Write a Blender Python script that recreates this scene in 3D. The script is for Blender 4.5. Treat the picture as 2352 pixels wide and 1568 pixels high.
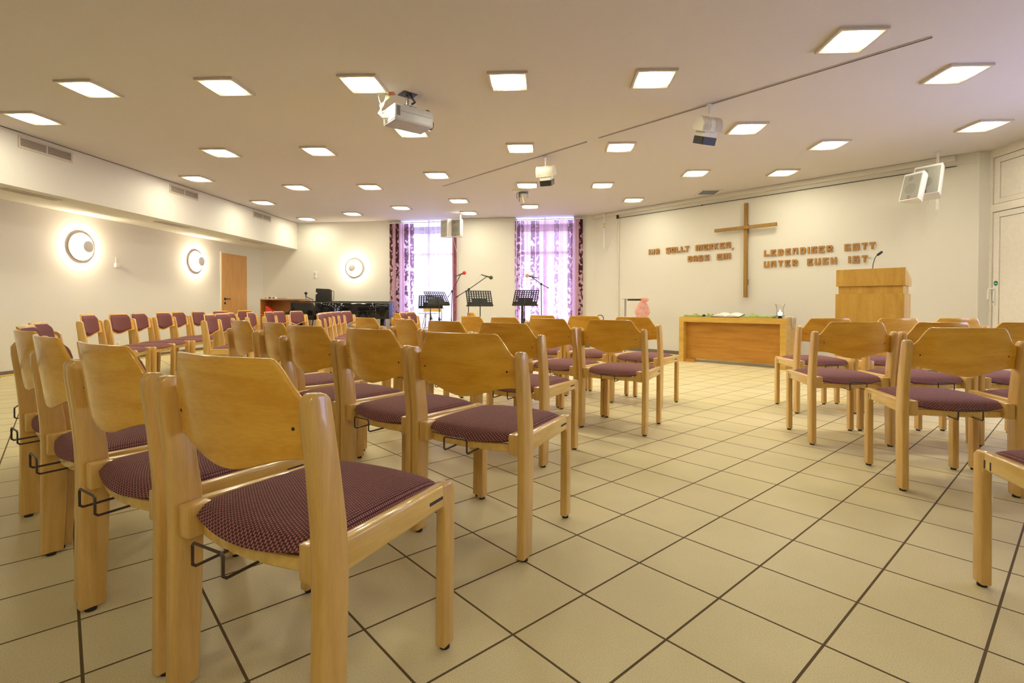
import bpy, bmesh, math, random
from math import sin, cos, pi, radians, sqrt, atan2, degrees
from mathutils import Matrix, Vector
random.seed(7)
for o in list(bpy.data.objects): bpy.data.objects.remove(o, do_unlink=True)
S = bpy.context.scene
COL = S.collection

# ------------------------------------------------------------------ camera
YAW, PITCH, ROLL, EYE = radians(2.6), 0.01347, 0.0021, 0.94
fw = Vector((-sin(YAW)*cos(PITCH), cos(YAW)*cos(PITCH), -sin(PITCH)))
rt = Vector((cos(YAW), sin(YAW), 0)); up = rt.cross(fw)
rt, up = cos(ROLL)*rt + sin(ROLL)*up, -sin(ROLL)*rt + cos(ROLL)*up
cd = bpy.data.cameras.new('camera'); cam = bpy.data.objects.new('camera', cd); COL.objects.link(cam)
M = Matrix((rt, up, -fw)).transposed().to_4x4(); M.translation = Vector((0, 0, EYE)); cam.matrix_world = M
cd.sensor_width = 36; cd.lens = 1178/2352*36
cd.shift_x = -(1206.3-1176)/2352; cd.shift_y = -(784-717)/2352
cd.clip_start = 0.05; cd.clip_end = 200
S.camera = cam

# ------------------------------------------------------------------ world and exposure
SKY = 9.0
LAMP = 44.0
LAMP_COL = (1.0, 0.93, 0.69)
w = bpy.data.worlds.new('sky'); S.world = w; w.use_nodes = True
nt = w.node_tree; nt.nodes.clear()
out = nt.nodes.new('ShaderNodeOutputWorld'); bg = nt.nodes.new('ShaderNodeBackground')
tc = nt.nodes.new('ShaderNodeTexCoord'); sp = nt.nodes.new('ShaderNodeSeparateXYZ'); cr = nt.nodes.new('ShaderNodeValToRGB')
nt.links.new(tc.outputs['Generated'], sp.inputs[0]); nt.links.new(sp.outputs['Z'], cr.inputs[0])
cr.color_ramp.elements[0].position = 0.0; cr.color_ramp.elements[0].color = (.55, .56, .90, 1)
cr.color_ramp.elements[1].position = 0.35; cr.color_ramp.elements[1].color = (.52, .56, 1.0, 1)
nt.links.new(cr.outputs[0], bg.inputs[0]); bg.inputs[1].default_value = SKY
nt.links.new(bg.outputs[0], out.inputs[0])
S.view_settings.view_transform = 'Standard'; S.view_settings.look = 'None'
S.view_settings.exposure = 0.0; S.view_settings.gamma = 1.0; S.view_settings.use_curve_mapping = False

# ------------------------------------------------------------------ materials
def newmat(name):
    m = bpy.data.materials.new(name); m.use_nodes = True
    return m, m.node_tree, m.node_tree.nodes['Principled BSDF']
def N(nt, t, **k):
    n = nt.nodes.new(t)
    for a, b in k.items():
        if a.startswith('i_'): n.inputs[a[2:].replace('_', ' ')].default_value = b
        else: setattr(n, a, b)
    return n
def plain(name, col, rough=.5, metal=0, noise=.04, scale=30, coat=0, bump=0):
    m, nt, b = newmat(name)
    b.inputs['Roughness'].default_value = rough; b.inputs['Metallic'].default_value = metal
    b.inputs['Coat Weight'].default_value = coat
    tc = N(nt, 'ShaderNodeTexCoord'); n = N(nt, 'ShaderNodeTexNoise', i_Scale=scale, i_Detail=4.0)
    nt.links.new(tc.outputs['Object'], n.inputs['Vector'])
    r = N(nt, 'ShaderNodeValToRGB'); e = r.color_ramp.elements
    e[0].position = .3; e[1].position = .7
    e[0].color = tuple(c*(1-noise) for c in col)+(1,); e[1].color = tuple(min(1, c*(1+noise)) for c in col)+(1,)
    nt.links.new(n.outputs['Fac'], r.inputs[0]); nt.links.new(r.outputs[0], b.inputs['Base Color'])
    if bump:
        bp = N(nt, 'ShaderNodeBump', i_Strength=bump, i_Distance=.01)
        nt.links.new(n.outputs['Fac'], bp.inputs['Height']); nt.links.new(bp.outputs[0], b.inputs['Normal'])
    return m
def wood(name, c1, c2, rough=.35, coat=.4, stretch=(3, 30, 30), scale=1.5, vary=True):
    m, nt, b = newmat(name)
    b.inputs['Roughness'].default_value = rough; b.inputs['Coat Weight'].default_value = coat; b.inputs['Coat Roughness'].default_value = .07
    tc = N(nt, 'ShaderNodeTexCoord'); mp = N(nt, 'ShaderNodeMapping'); mp.inputs['Scale'].default_value = stretch
    nt.links.new(tc.outputs['Object'], mp.inputs[0])
    oi = N(nt, 'ShaderNodeObjectInfo')
    ad = N(nt, 'ShaderNodeVectorMath', operation='ADD'); sc = N(nt, 'ShaderNodeMath', operation='MULTIPLY'); sc.inputs[1].default_value = 37.0 if vary else 0
    nt.links.new(oi.outputs['Random'], sc.inputs[0]); nt.links.new(mp.outputs[0], ad.inputs[0]); nt.links.new(sc.outputs[0], ad.inputs[1])
    n = N(nt, 'ShaderNodeTexNoise', i_Scale=scale, i_Detail=6.0, i_Distortion=.6); nt.links.new(ad.outputs[0], n.inputs['Vector'])
    n2 = N(nt, 'ShaderNodeTexNoise', i_Scale=scale*11, i_Detail=4.0); nt.links.new(ad.outputs[0], n2.inputs['Vector'])
    mx = N(nt, 'ShaderNodeMath', operation='MULTIPLY_ADD'); mx.inputs[1].default_value = .38; nt.links.new(n2.outputs['Fac'], mx.inputs[0]); nt.links.new(n.outputs['Fac'], mx.inputs[2])
    r = N(nt, 'ShaderNodeValToRGB'); e = r.color_ramp.elements; e[0].position = .48; e[1].position = .88
    e[0].color = c1+(1,); e[1].color = c2+(1,)
    nt.links.new(mx.outputs[0], r.inputs[0]); nt.links.new(r.outputs[0], b.inputs['Base Color'])
    return m
def emit(name, col, strength):
    m, nt, b = newmat(name)
    b.inputs['Base Color'].default_value = col+(1,); b.inputs['Emission Color'].default_value = col+(1,); b.inputs['Emission Strength'].default_value = strength
    return m
MT = {}
MT['wall'] = plain('wall_paint', (.70, .675, .615), .85, noise=.012, scale=60, bump=.04)
MT['ceil'] = plain('ceiling_paint', (.675, .635, .655), .9, noise=.012, scale=40, bump=.03)
MT['base'] = plain('baseboard_stone', (.16, .13, .10), .5)
MT['white'] = plain('white_plastic', (.78, .77, .74), .4)
MT['whitelac'] = plain('white_lacquer', (.74, .70, .64), .35)
MT['black'] = plain('black_metal', (.012, .012, .012), .45)
MT['dark'] = plain('dark_gap', (.05, .04, .035), .7)
MT['rubber'] = plain('black_rubber', (.02, .018, .016), .7)
MT['chrome'] = plain('chrome', (.55, .55, .56), .25, metal=1, noise=.01)
MT['alu'] = plain('aluminium', (.62, .62, .63), .4, metal=.6, noise=.02)
MT['beech'] = wood('beech', (.62, .37, .085), (.77, .50, .155), .30, .6, (30, 30, 2.5), 1.2)
MT['beech_rail'] = wood('beech_rail', (.66, .42, .095), (.82, .57, .17), .30, .6, (30, 3, 30), 1.2)
MT['shell'] = wood('beech_veneer', (.72, .345, .018), (.88, .51, .055), .26, .7, (2.5, 8, 14), 1.3)
MT['lectern'] = wood('lectern_veneer', (.48, .26, .038), (.62, .375, .075), .4, .3, (8, 8, 1.5), 1.5)
MT['altar'] = wood('altar_veneer', (.52, .30, .045), (.66, .41, .08), .4, .3, (1.5, 6, 12), 1.5)
MT['altard'] = wood('altar_panel_veneer', (.38, .155, .012), (.52, .25, .028), .38, .3, (1.2, 6, 9), 1.6)
MT['door'] = wood('door_veneer', (.50, .25, .065), (.60, .33, .11), .4, .2, (14, 14, 1.5), 1.5)
MT['cross'] = wood('cross_oak', (.24, .125, .018), (.35, .195, .033), .55, .0, (20, 20, 2), 1.5)
MT['letter'] = wood('letter_cork_wood', (.28, .13, .022), (.44, .22, .045), .6, .0, (20, 20, 20), 3)
MT['shelf'] = wood('shelf_wood', (.42, .17, .04), (.52, .23, .06), .45, .2, (2, 10, 14), 1.5)
MT['piano'] = plain('black_lacquer', (.004, .004, .005), .05, noise=.01)
MT['red'] = plain('red_plastic', (.62, .03, .01), .45)
MT['paper'] = plain('paper', (.82, .78, .70), .7)
MT['leather'] = plain('brown_leather', (.10, .02, .01), .5)
MT['wax'] = emit('glowing_wax', (1.0, .75, .42), 3.0)  # wax glows by itself, imitating flame light shining through it
MT['flame'] = emit('flame', (1.0, .75, .35), 30)
MT['bulb'] = emit('lamp_bulb', (1.0, .82, .58), 900)
MT['green'] = plain('green_cloth', (.30, .38, .10), .85, noise=.12, scale=40, bump=.1)
MT['greenstk'] = plain('green_sticker', (.0, .18, .06), .4)
MT['foamred'] = plain('red_foam', (.75, .035, .015), .85)
MT['foamgreen'] = plain('olive_foam', (.09, .11, .02), .9)
MT['foamtan'] = plain('tan_foam', (.55, .36, .16), .9)
MT['grille'] = plain('speaker_grille', (.30, .29, .255), .6, noise=.1, scale=400)
MT['grilledk'] = plain('speaker_cone_shadow', (.235, .225, .20), .6, noise=.1, scale=400)
MT['vent'] = plain('vent_enamel', (.62, .55, .46), .5)
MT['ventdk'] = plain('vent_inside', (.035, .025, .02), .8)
MT['hatch'] = plain('hatch_mesh', (.17, .18, .24), .7)
MT['pcgrey'] = plain('projector_plastic', (.50, .49, .46), .4)
MT['proglass'] = plain('lens_glass', (.02, .02, .025), .08)
MT['orange'] = plain('orange_box', (.55, .12, .03), .6)
MT['cable_w'] = plain('white_cable', (.68, .66, .55), .5)
MT['cable_g'] = plain('green_cable', (.25, .38, .10), .5)
MT['spot'] = plain('spot_housing', (.60, .57, .49), .45)
MT['guitar'] = wood('guitar_wood', (.20, .08, .02), (.30, .13, .04), .3, .5, (8, 8, 2), 1.5)
MT['yellowcab'] = plain('yellow_connector', (.60, .52, .18), .5)
MT['concrete'] = plain('terrace_concrete', (.5, .5, .5), .8)

# thin glass
def glassmat(name, tint=(1, 1, 1), gloss=.12):
    m = bpy.data.materials.new(name); m.use_nodes = True; nt = m.node_tree; nt.nodes.clear()
    o = N(nt, 'ShaderNodeOutputMaterial'); t = N(nt, 'ShaderNodeBsdfTransparent'); g = N(nt, 'ShaderNodeBsdfGlossy'); x = N(nt, 'ShaderNodeMixShader')
    t.inputs[0].default_value = tint+(1,); g.inputs['Roughness'].default_value = .02
    lw = N(nt, 'ShaderNodeLayerWeight', i_Blend=.2); mu = N(nt, 'ShaderNodeMath', operation='MULTIPLY_ADD'); mu.inputs[1].default_value = .5; mu.inputs[2].default_value = gloss*.4
    nt.links.new(lw.outputs['Fresnel'], mu.inputs[0]); nt.links.new(mu.outputs[0], x.inputs[0])
    nt.links.new(t.outputs[0], x.inputs[1]); nt.links.new(g.outputs[0], x.inputs[2]); nt.links.new(x.outputs[0], o.inputs[0])
    return m
MT['glass'] = glassmat('window_glass', (.95, .97, 1.0), .08)
MT['cglass'] = glassmat('candle_glass', (.99, .99, .98), .03)

# floor tiles: 30.5 cm squares laid diagonally
def floor_mat():
    m, nt, b = newmat('floor_tiles')
    tc = N(nt, 'ShaderNodeTexCoord'); sb = N(nt, 'ShaderNodeVectorMath', operation='SUBTRACT'); sb.inputs[1].default_value = (.118, 1.665, 0)
    rot = N(nt, 'ShaderNodeVectorRotate', rotation_type='Z_AXIS'); rot.inputs['Angle'].default_value = radians(45.2)
    nt.links.new(tc.outputs['Object'], sb.inputs[0]); nt.links.new(sb.outputs[0], rot.inputs['Vector'])
    br = N(nt, 'ShaderNodeTexBrick', offset=0.0, squash=1.0); P = .3055
    br.inputs['Scale'].default_value = 1/P*1.0; br.inputs['Brick Width'].default_value = 1.0; br.inputs['Row Height'].default_value = 1.0
    br.inputs['Mortar Size'].default_value = .013; br.inputs['Mortar Smooth'].default_value = .15; br.inputs['Bias'].default_value = 0
    br.inputs['Color1'].default_value = (.75, .66, .385, 1); br.inputs['Color2'].default_value = (.79, .695, .41, 1); br.inputs['Mortar'].default_value = (.14, .095, .04, 1)
    nt.links.new(rot.outputs[0], br.inputs['Vector'])
    n = N(nt, 'ShaderNodeTexNoise', i_Scale=420.0, i_Detail=2.0); nt.links.new(tc.outputs['Object'], n.inputs['Vector'])
    r = N(nt, 'ShaderNodeValToRGB'); e = r.color_ramp.elements; e[0].position = .30; e[0].color = (.62, .60, .55, 1); e[1].position = .52; e[1].color = (1, 1, 1, 1)
    nt.links.new(n.outputs['Fac'], r.inputs[0])
    n2 = N(nt, 'ShaderNodeTexNoise', i_Scale=2.2, i_Detail=3.0); nt.links.new(tc.outputs['Object'], n2.inputs['Vector'])
    r2 = N(nt, 'ShaderNodeValToRGB'); e = r2.color_ramp.elements; e[0].position = .3; e[0].color = (.90, .89, .87, 1); e[1].position = .7; e[1].color = (1, 1, 1, 1)
    nt.links.new(n2.outputs['Fac'], r2.inputs[0])
    m1 = N(nt, 'ShaderNodeMix', data_type='RGBA', blend_type='MULTIPLY'); m1.inputs[0].default_value = 1
    m2 = N(nt, 'ShaderNodeMix', data_type='RGBA', blend_type='MULTIPLY'); m2.inputs[0].default_value = 1
    nt.links.new(br.outputs['Color'], m1.inputs[6]); nt.links.new(r.outputs[0], m1.inputs[7])
    nt.links.new(m1.outputs[2], m2.inputs[6]); nt.links.new(r2.outputs[0], m2.inputs[7]); nt.links.new(m2.outputs[2], b.inputs['Base Color'])
    rr = N(nt, 'ShaderNodeMapRange'); b.inputs['Specular IOR Level'].default_value = .22; rr.inputs['To Min'].default_value = .42; rr.inputs['To Max'].default_value = .8
    nt.links.new(br.outputs['Fac'], rr.inputs[0]); nt.links.new(rr.outputs[0], b.inputs['Roughness'])
    bp = N(nt, 'ShaderNodeBump', i_Strength=.5, i_Distance=.002, invert=True); nt.links.new(br.outputs['Fac'], bp.inputs['Height']); nt.links.new(bp.outputs[0], b.inputs['Normal'])
    return m
MT['floor'] = floor_mat()

# woven upholstery: rows of pink beads on dark violet ground
def fabric_mat():
    m, nt, b = newmat('woven_upholstery')
    b.inputs['Roughness'].default_value = .9; b.inputs['Sheen Weight'].default_value = .08; b.inputs['Sheen Tint'].default_value = (.8, .5, .5, 1)
    tc = N(nt, 'ShaderNodeTexCoord')
    rot = N(nt, 'ShaderNodeVectorRotate', rotation_type='Z_AXIS'); rot.inputs['Angle'].default_value = radians(90)
    nt.links.new(tc.outputs['UV'], rot.inputs['Vector'])
    br = N(nt, 'ShaderNodeTexBrick', offset=.5, squash=1.0)
    br.inputs['Scale'].default_value = 1.0; br.inputs['Brick Width'].default_value = .0064; br.inputs['Row Height'].default_value = .0070
    br.inputs['Mortar Size'].default_value = .0026; br.inputs['Mortar Smooth'].default_value = 1.0; br.inputs['Bias'].default_value = 0
    br.inputs['Color1'].default_value = (.41, .155, .14, 1); br.inputs['Color2'].default_value = (.49, .205, .18, 1); br.inputs['Mortar'].default_value = (.035, .005, .011, 1)
    nt.links.new(rot.outputs[0], br.inputs['Vector']); nt.links.new(br.outputs['Color'], b.inputs['Base Color'])
    bp = N(nt, 'ShaderNodeBump', i_Strength=.6, i_Distance=.002, invert=True); nt.links.new(br.outputs['Fac'], bp.inputs['Height']); nt.links.new(bp.outputs[0], b.inputs['Normal'])
    return m
MT['fabric'] = fabric_mat()
MT['padfab'] = plain('back_pad_upholstery', (.185, .062, .060), .95, noise=.16, scale=220)

# printed curtain: birch trunks at given places (u 0..1 across), on pale ground
def curtain_mat(name, base, trunks, sheer, trunkcol=(.10, .036, .05), bark=12):
    m = bpy.data.materials.new(name); m.use_nodes = True; nt = m.node_tree; nt.nodes.clear()
    o = N(nt, 'ShaderNodeOutputMaterial'); tc = N(nt, 'ShaderNodeTexCoord'); sp = N(nt, 'ShaderNodeSeparateXYZ')
    nt.links.new(tc.outputs['UV'], sp.inputs[0])
    # slight wander of the trunks with height
    nz = N(nt, 'ShaderNodeTexNoise', i_Scale=1.0, i_Detail=2.0); mpz = N(nt, 'ShaderNodeMapping'); mpz.inputs['Scale'].default_value = (0, 3.0, 0)
    nt.links.new(tc.outputs['UV'], mpz.inputs[0]); nt.links.new(mpz.outputs[0], nz.inputs['Vector'])
    wv = N(nt, 'ShaderNodeMath', operation='MULTIPLY_ADD'); wv.inputs[1].default_value = .02; wv.inputs[2].default_value = -.01; nt.links.new(nz.outputs['Fac'], wv.inputs[0])
    ux = N(nt, 'ShaderNodeMath', operation='ADD'); nt.links.new(sp.outputs['X'], ux.inputs[0]); nt.links.new(wv.outputs[0], ux.inputs[1])
    r = N(nt, 'ShaderNodeValToRGB'); r.color_ramp.interpolation = 'CONSTANT'; e = r.color_ramp.elements
    e[0].position = 0; e[0].color = (0, 0, 0, 1); e[1].position = 1; e[1].color = (0, 0, 0, 1)
    for a, bb, s in trunks:
        x = e.new(max(0.0005, a)); x.color = (s, s, s, 1)
        if bb < .999: x = e.new(bb); x.color = (0, 0, 0, 1)
        else: e[len(e)-1].color = (s, s, s, 1)
    nt.links.new(ux.outputs[0], r.inputs[0])
    # bark blotches: dark more often near the top and at the trunk feet
    mp = N(nt, 'ShaderNodeMapping'); mp.inputs['Scale'].default_value = (bark, 30, 1); nt.links.new(tc.outputs['UV'], mp.inputs[0])
    n = N(nt, 'ShaderNodeTexNoise', i_Scale=1.0, i_Detail=4.0, i_Distortion=.5); nt.links.new(mp.outputs[0], n.inputs['Vector'])
    hz = N(nt, 'ShaderNodeMapRange'); hz.inputs['From Min'].default_value = .35; hz.inputs['From Max'].default_value = 1.0; hz.inputs['To Min'].default_value = 0; hz.inputs['To Max'].default_value = .14
    nt.links.new(sp.outputs['Y'], hz.inputs[0])
    sm = N(nt, 'ShaderNodeMath', operation='ADD'); nt.links.new(n.outputs['Fac'], sm.inputs[0]); nt.links.new(hz.outputs[0], sm.inputs[1])
    bk = N(nt, 'ShaderNodeValToRGB'); e = bk.color_ramp.elements; e[0].position = .505; e[0].color = (.08, .08, .08, 1); e[1].position = .56; e[1].color = (1, 1, 1, 1)
    nt.links.new(sm.outputs[0], bk.inputs[0])
    mk = N(nt, 'ShaderNodeMath', operation='MULTIPLY'); nt.links.new(r.outputs[0], mk.inputs[0]); nt.links.new(bk.outputs[0], mk.inputs[1])
    mix = N(nt, 'ShaderNodeMix', data_type='RGBA'); mix.inputs[6].default_value = base+(1,); mix.inputs[7].default_value = trunkcol+(1,)
    nt.links.new(mk.outputs[0], mix.inputs[0])
    d = N(nt, 'ShaderNodeBsdfDiffuse'); tl = N(nt, 'ShaderNodeBsdfTranslucent'); tp = N(nt, 'ShaderNodeBsdfTransparent')
    for q in (d, tl, tp): nt.links.new(mix.outputs[2], q.inputs[0])
    a = N(nt, 'ShaderNodeMixShader'); a.inputs[0].default_value = .5; nt.links.new(d.outputs[0], a.inputs[1]); nt.links.new(tl.outputs[0], a.inputs[2])
    c = N(nt, 'ShaderNodeMixShader'); c.inputs[0].default_value = sheer; nt.links.new(a.outputs[0], c.inputs[1]); nt.links.new(tp.outputs[0], c.inputs[2])
    nt.links.new(c.outputs[0], o.inputs[0])
    return m

# ------------------------------------------------------------------ mesh helpers
def bx(bm, x0, x1, y0, y1, z0, z1, mat=None):
    ret = bmesh.ops.create_cube(bm, size=1)
    vs = ret['verts']
    bmesh.ops.scale(bm, verts=vs, vec=(x1-x0, y1-y0, z1-z0)); bmesh.ops.translate(bm, verts=vs, vec=((x0+x1)/2, (y0+y1)/2, (z0+z1)/2))
    if mat is not None: bmesh.ops.transform(bm, verts=vs, matrix=mat)
    return vs
def prism(bm, pts, axis, a, b, mat=None):
    """closed outline pts (2D) swept along axis 'x','y' or 'z' from a to b"""
    def P(u, v, t): return {'x': (t, u, v), 'y': (u, t, v), 'z': (u, v, t)}[axis]
    lo = [bm.verts.new(P(u, v, a)) for u, v in pts]; hi = [bm.verts.new(P(u, v, b)) for u, v in pts]
    n = len(pts)
    bm.faces.new(lo[::-1]); bm.faces.new(hi)
    for i in range(n): bm.faces.new((lo[i], lo[(i+1) % n], hi[(i+1) % n], hi[i]))
    if mat is not None: bmesh.ops.transform(bm, verts=lo+hi, matrix=mat)
    return lo+hi
def tube(bm, pts, r, seg=8):
    pts = [Vector(p) for p in pts]; rings = []
    n = None
    for i, p in enumerate(pts):
        if i == 0: d = pts[1]-p
        elif i == len(pts)-1: d = p-pts[i-1]
        else: d = (pts[i+1]-p).normalized()+(p-pts[i-1]).normalized()
        d.normalize()
        if n is None:
            n = d.orthogonal().normalized()
        else:
            n = (n-d*n.dot(d)).normalized()
        b = d.cross(n); rr = r[i] if isinstance(r, (list, tuple)) else r
        rings.append([bm.verts.new(p+(n*cos(2*pi*k/seg)+b*sin(2*pi*k/seg))*rr) for k in range(seg)])
    for a, b in zip(rings, rings[1:]):
        for k in range(seg): bm.faces.new((a[k], a[(k+1) % seg], b[(k+1) % seg], b[k]))
    bm.faces.new(rings[0][::-1]); bm.faces.new(rings[-1])
def lathe(bm, prof, seg=24, mat=None):
    rings = []; vs = []
    for r, z in prof:
        if r < 1e-5: v = [bm.verts.new((0, 0, z))]
        else: v = [bm.verts.new((r*cos(2*pi*k/seg), r*sin(2*pi*k/seg), z)) for k in range(seg)]
        rings.append(v); vs += v
    for a, b in zip(rings, rings[1:]):
        for k in range(seg):
            k2 = (k+1) % seg
            if len(a) == 1 and len(b) == 1: continue
            if len(a) == 1: bm.faces.new((a[0], b[k2], b[k]))
            elif len(b) == 1: bm.faces.new((a[k], a[k2], b[0]))
            else: bm.faces.new((a[k], a[k2], b[k2], b[k]))
    if len(rings[0]) > 1: bm.faces.new(rings[0][::-1])
    if len(rings[-1]) > 1: bm.faces.new(rings[-1])
    if mat is not None: bmesh.ops.transform(bm, verts=vs, matrix=mat)
    return vs
def grid(bm, fn, nu, nv, closed_u=False, uv=None):
    V = [[bm.verts.new(fn(i/nu, j/nv)) for j in range(nv+1)] for i in range(nu+(0 if closed_u else 1))]
    lay = bm.loops.layers.uv.verify() if uv else None
    for i in range(nu):
        i2 = (i+1) % len(V)
        for j in range(nv):
            f = bm.faces.new((V[i][j], V[i2][j], V[i2][j+1], V[i][j+1]))
            if uv:
                for l, (a, b) in zip(f.loops, ((i, j), (i+1, j), (i+1, j+1), (i, j+1))): l[lay].uv = uv(a/nu, b/nv)
    return V
def obj(name, bm, mat, parent=None, bevel=0, seg=2, smooth=None, loc=None):
    bmesh.ops.recalc_face_normals(bm, faces=bm.faces)
    if bevel: bmesh.ops.bevel(bm, geom=[e for e in bm.edges if len(e.link_faces) == 2 and e.calc_face_angle() > .6], offset=bevel, segments=seg, profile=.5, affect='EDGES', clamp_overlap=True)
    me = bpy.data.meshes.new(name); bm.to_mesh(me); bm.free()
    me.materials.append(MT[mat] if isinstance(mat, str) else mat)
    if smooth is None: smooth = bevel > 0
    if smooth:
        me.shade_smooth(); me.set_sharp_from_angle(angle=radians(40))
    o = bpy.data.objects.new(name, me); COL.objects.link(o)
    if parent is not None: o.parent = parent
    if loc is not None: o.location = loc
    return o
def NB(): return bmesh.new()
def tag(o, label, cat, group=None):
    o['label'] = label; o['category'] = cat
    if group: o['group'] = group
    return o
def thing(name, label, cat, loc=(0, 0, 0), rotz=0, group=None):
    o = bpy.data.objects.new(name, None); COL.objects.link(o); o.location = loc; o.rotation_euler = (0, 0, rotz); o.empty_display_size = .1
    return tag(o, label, cat, group)
def struct(name, bm, mat, parent=None, loc=None, rotz=0, **k):
    o = obj(name, bm, mat, parent, **k)
    if parent is None:
        o['kind'] = 'structure'
        if loc is not None: o.location = loc
        o.rotation_euler = (0, 0, rotz)
    return o
def copy_tree(o, parent=None):
    c = o.copy(); COL.objects.link(c)
    if parent is not None: c.parent = parent
    for ch in list(o.children): copy_tree(ch, c)
    return c

# ------------------------------------------------------------------ room shell
CEIL = 2.95
BACK = Vector((-6.177, 12.354, 0)); BROT = radians(-6.62)      # back wall: local X along it, local Y away from the room
CW0 = Vector((1.0, 11.53, 0)); CROT = radians(-45)              # wall with the cross
LX, RX, YB = -7.1, 5.70, -3.0
BULKX = -6.17
def bpt(s, y=0, z=0): return BACK+Vector((s*cos(BROT)-y*sin(BROT), s*sin(BROT)+y*cos(BROT), z))
def cpt(s, y=0, z=0): return CW0+Vector((s*cos(CROT)-y*sin(CROT), s*sin(CROT)+y*cos(CROT), z))
S0 = (LX+6.177)/cos(BROT)
outline = [(LX-.2, YB-.2), (RX+.2, YB-.2), (RX+.2, 7.05), (5.70, 7.12), (1.12, 11.70), (bpt(S0-.2, .25).x, bpt(S0-.2, .25).y)]
bm = NB(); prism(bm, outline, 'z', -.1, 0); struct('floor', bm, 'floor')
bm = NB(); prism(bm, outline, 'z', CEIL, CEIL+.12); struct('ceiling', bm, 'ceil')
bm = NB(); bx(bm, LX-.2, LX, YB, 12.7, 0, CEIL); struct('wall_left', bm, 'wall')
bm = NB(); bx(bm, LX-.2, RX+.2, YB-.2, YB, 0, CEIL); struct('wall_rear', bm, 'wall')
# back wall with two openings
W = [(2.695, 4.004), (5.464, 6.783)]; WZ0, WZ1 = .12, 2.945; TH = .22
bm = NB()
for a, b in ((S0, W[0][0]), (W[0][1], W[1][0]), (W[1][1], 7.26)): bx(bm, a, b, 0, TH, 0, CEIL)
for a, b in W: bx(bm, a, b, 0, TH, 0, WZ0)
struct('wall_back', bm, 'wall', loc=BACK, rotz=BROT)
# cross wall
bm = NB(); bx(bm, -.05, 6.46, 0, .12, 0, CEIL); struct('wall_front', bm, 'wall', loc=CW0, rotz=CROT)
bm = NB(); bx(bm, 6.24, 6.47, -.012, .0, 0, 2.80); struct('wall_strip', bm, 'wall', loc=CW0, rotz=CROT)
bm = NB(); prism(bm, [(5.56, 6.965), (5.575, 6.93), (5.705, 6.92), (5.9, 7.1), (5.6, 7.1)], 'z', 0, CEIL); struct('wall_corner', bm, 'wall')
# right wall with openings for door, transom and daylight windows nearer than the picture
DW = [(2.0, 3.3), (4.0, 5.3)]
bm = NB()
ys = [YB]+[v for p in DW for v in p]+[5.75]
for a, b in zip(ys[0::2], ys[1::2]): bx(bm, RX, RX+.2, a, b, 0, CEIL)
for a, b in DW: bx(bm, RX, RX+.2, a, b, 0, .5); bx(bm, RX, RX+.2, a, b, 2.7, CEIL)
bx(bm, RX, RX+.2, 6.879, 7.0, 0, CEIL); bx(bm, RX, RX+.2, 5.75, 6.879, 2.843, CEIL); bx(bm, RX, RX+.2, 5.75, 6.879, 2.148, 2.243)
struct('wall_right', bm, 'whitelac')
for i, (a, b) in enumerate(DW):
    t = bpy.data.objects.new('window_%d' % (i+3), None); COL.objects.link(t); t['kind'] = 'structure'
    bm = NB()
    for y in (a+.03, (a+b)/2, b-.03): bx(bm, RX+.06, RX+.12, y-.03, y+.03, .5, 2.7)
    for z in (.53, 2.1, 2.67): bx(bm, RX+.06, RX+.12, a, b, z-.03, z+.03)
    obj('window_frame', bm, 'whitelac', t, bevel=.004, seg=1)
    bm = NB(); bx(bm, RX+.085, RX+.091, a+.06, b-.06, .56, 2.64); obj('pane', bm, 'glass', t)
# bulkhead on the left
bm = NB(); prism(bm, [(LX, YB), (BULKX, YB), (BULKX, 12.353), (LX, 12.46)], 'z', 2.305, CEIL); struct('wall_bulkhead', bm, 'wall')
# baseboards
bm = NB(); bx(bm, LX, LX+.012, YB, 10.78, 0, .065); bx(bm, LX, LX+.012, 11.80, 12.45, 0, .065); struct('baseboard_left', bm, 'base')
bm = NB(); bx(bm, LX+.013, LX+.04, 5.0, 10.7, 0, .022); struct('trim_1', bm, 'beech_rail', bevel=.006)
bm = NB(); bx(bm, S0+.02, W[0][0], -.012, 0, 0, .065); bx(bm, W[0][1], W[1][0], -.012, 0, 0, .065); bx(bm, W[1][1], 7.15, -.012, 0, 0, .065); struct('baseboard_back', bm, 'base', loc=BACK, rotz=BROT)
bm = NB(); bx(bm, .05, 6.2, -.014, 0, 0, .065); struct('baseboard_front', bm, 'base', loc=CW0, rotz=CROT)
# beam band and shadow rail over the cross wall
bm = NB(); bx(bm, .0, 6.25, -.05, 0, 2.87, CEIL-.002); struct('trim_2', bm, 'wall', loc=CW0, rotz=CROT, bevel=.01)
bm = NB(); bx(bm, .70, 6.26, -.022, 0, 2.799, 2.806); bx(bm, 2.60, 2.63, -.024, 0, 2.794, 2.811); struct('trim_3', bm, 'dark', loc=CW0, rotz=CROT)
bm = NB(); bx(bm, .67, .70, -.05, 0, 2.79, 2.865); struct('trim_4', bm, 'ventdk', loc=CW0, rotz=CROT)
bm = NB(); bx(bm, BULKX, BULKX+.006, YB, 12.33, CEIL-.006, CEIL-.001); struct('trim_5', bm, 'dark')

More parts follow.
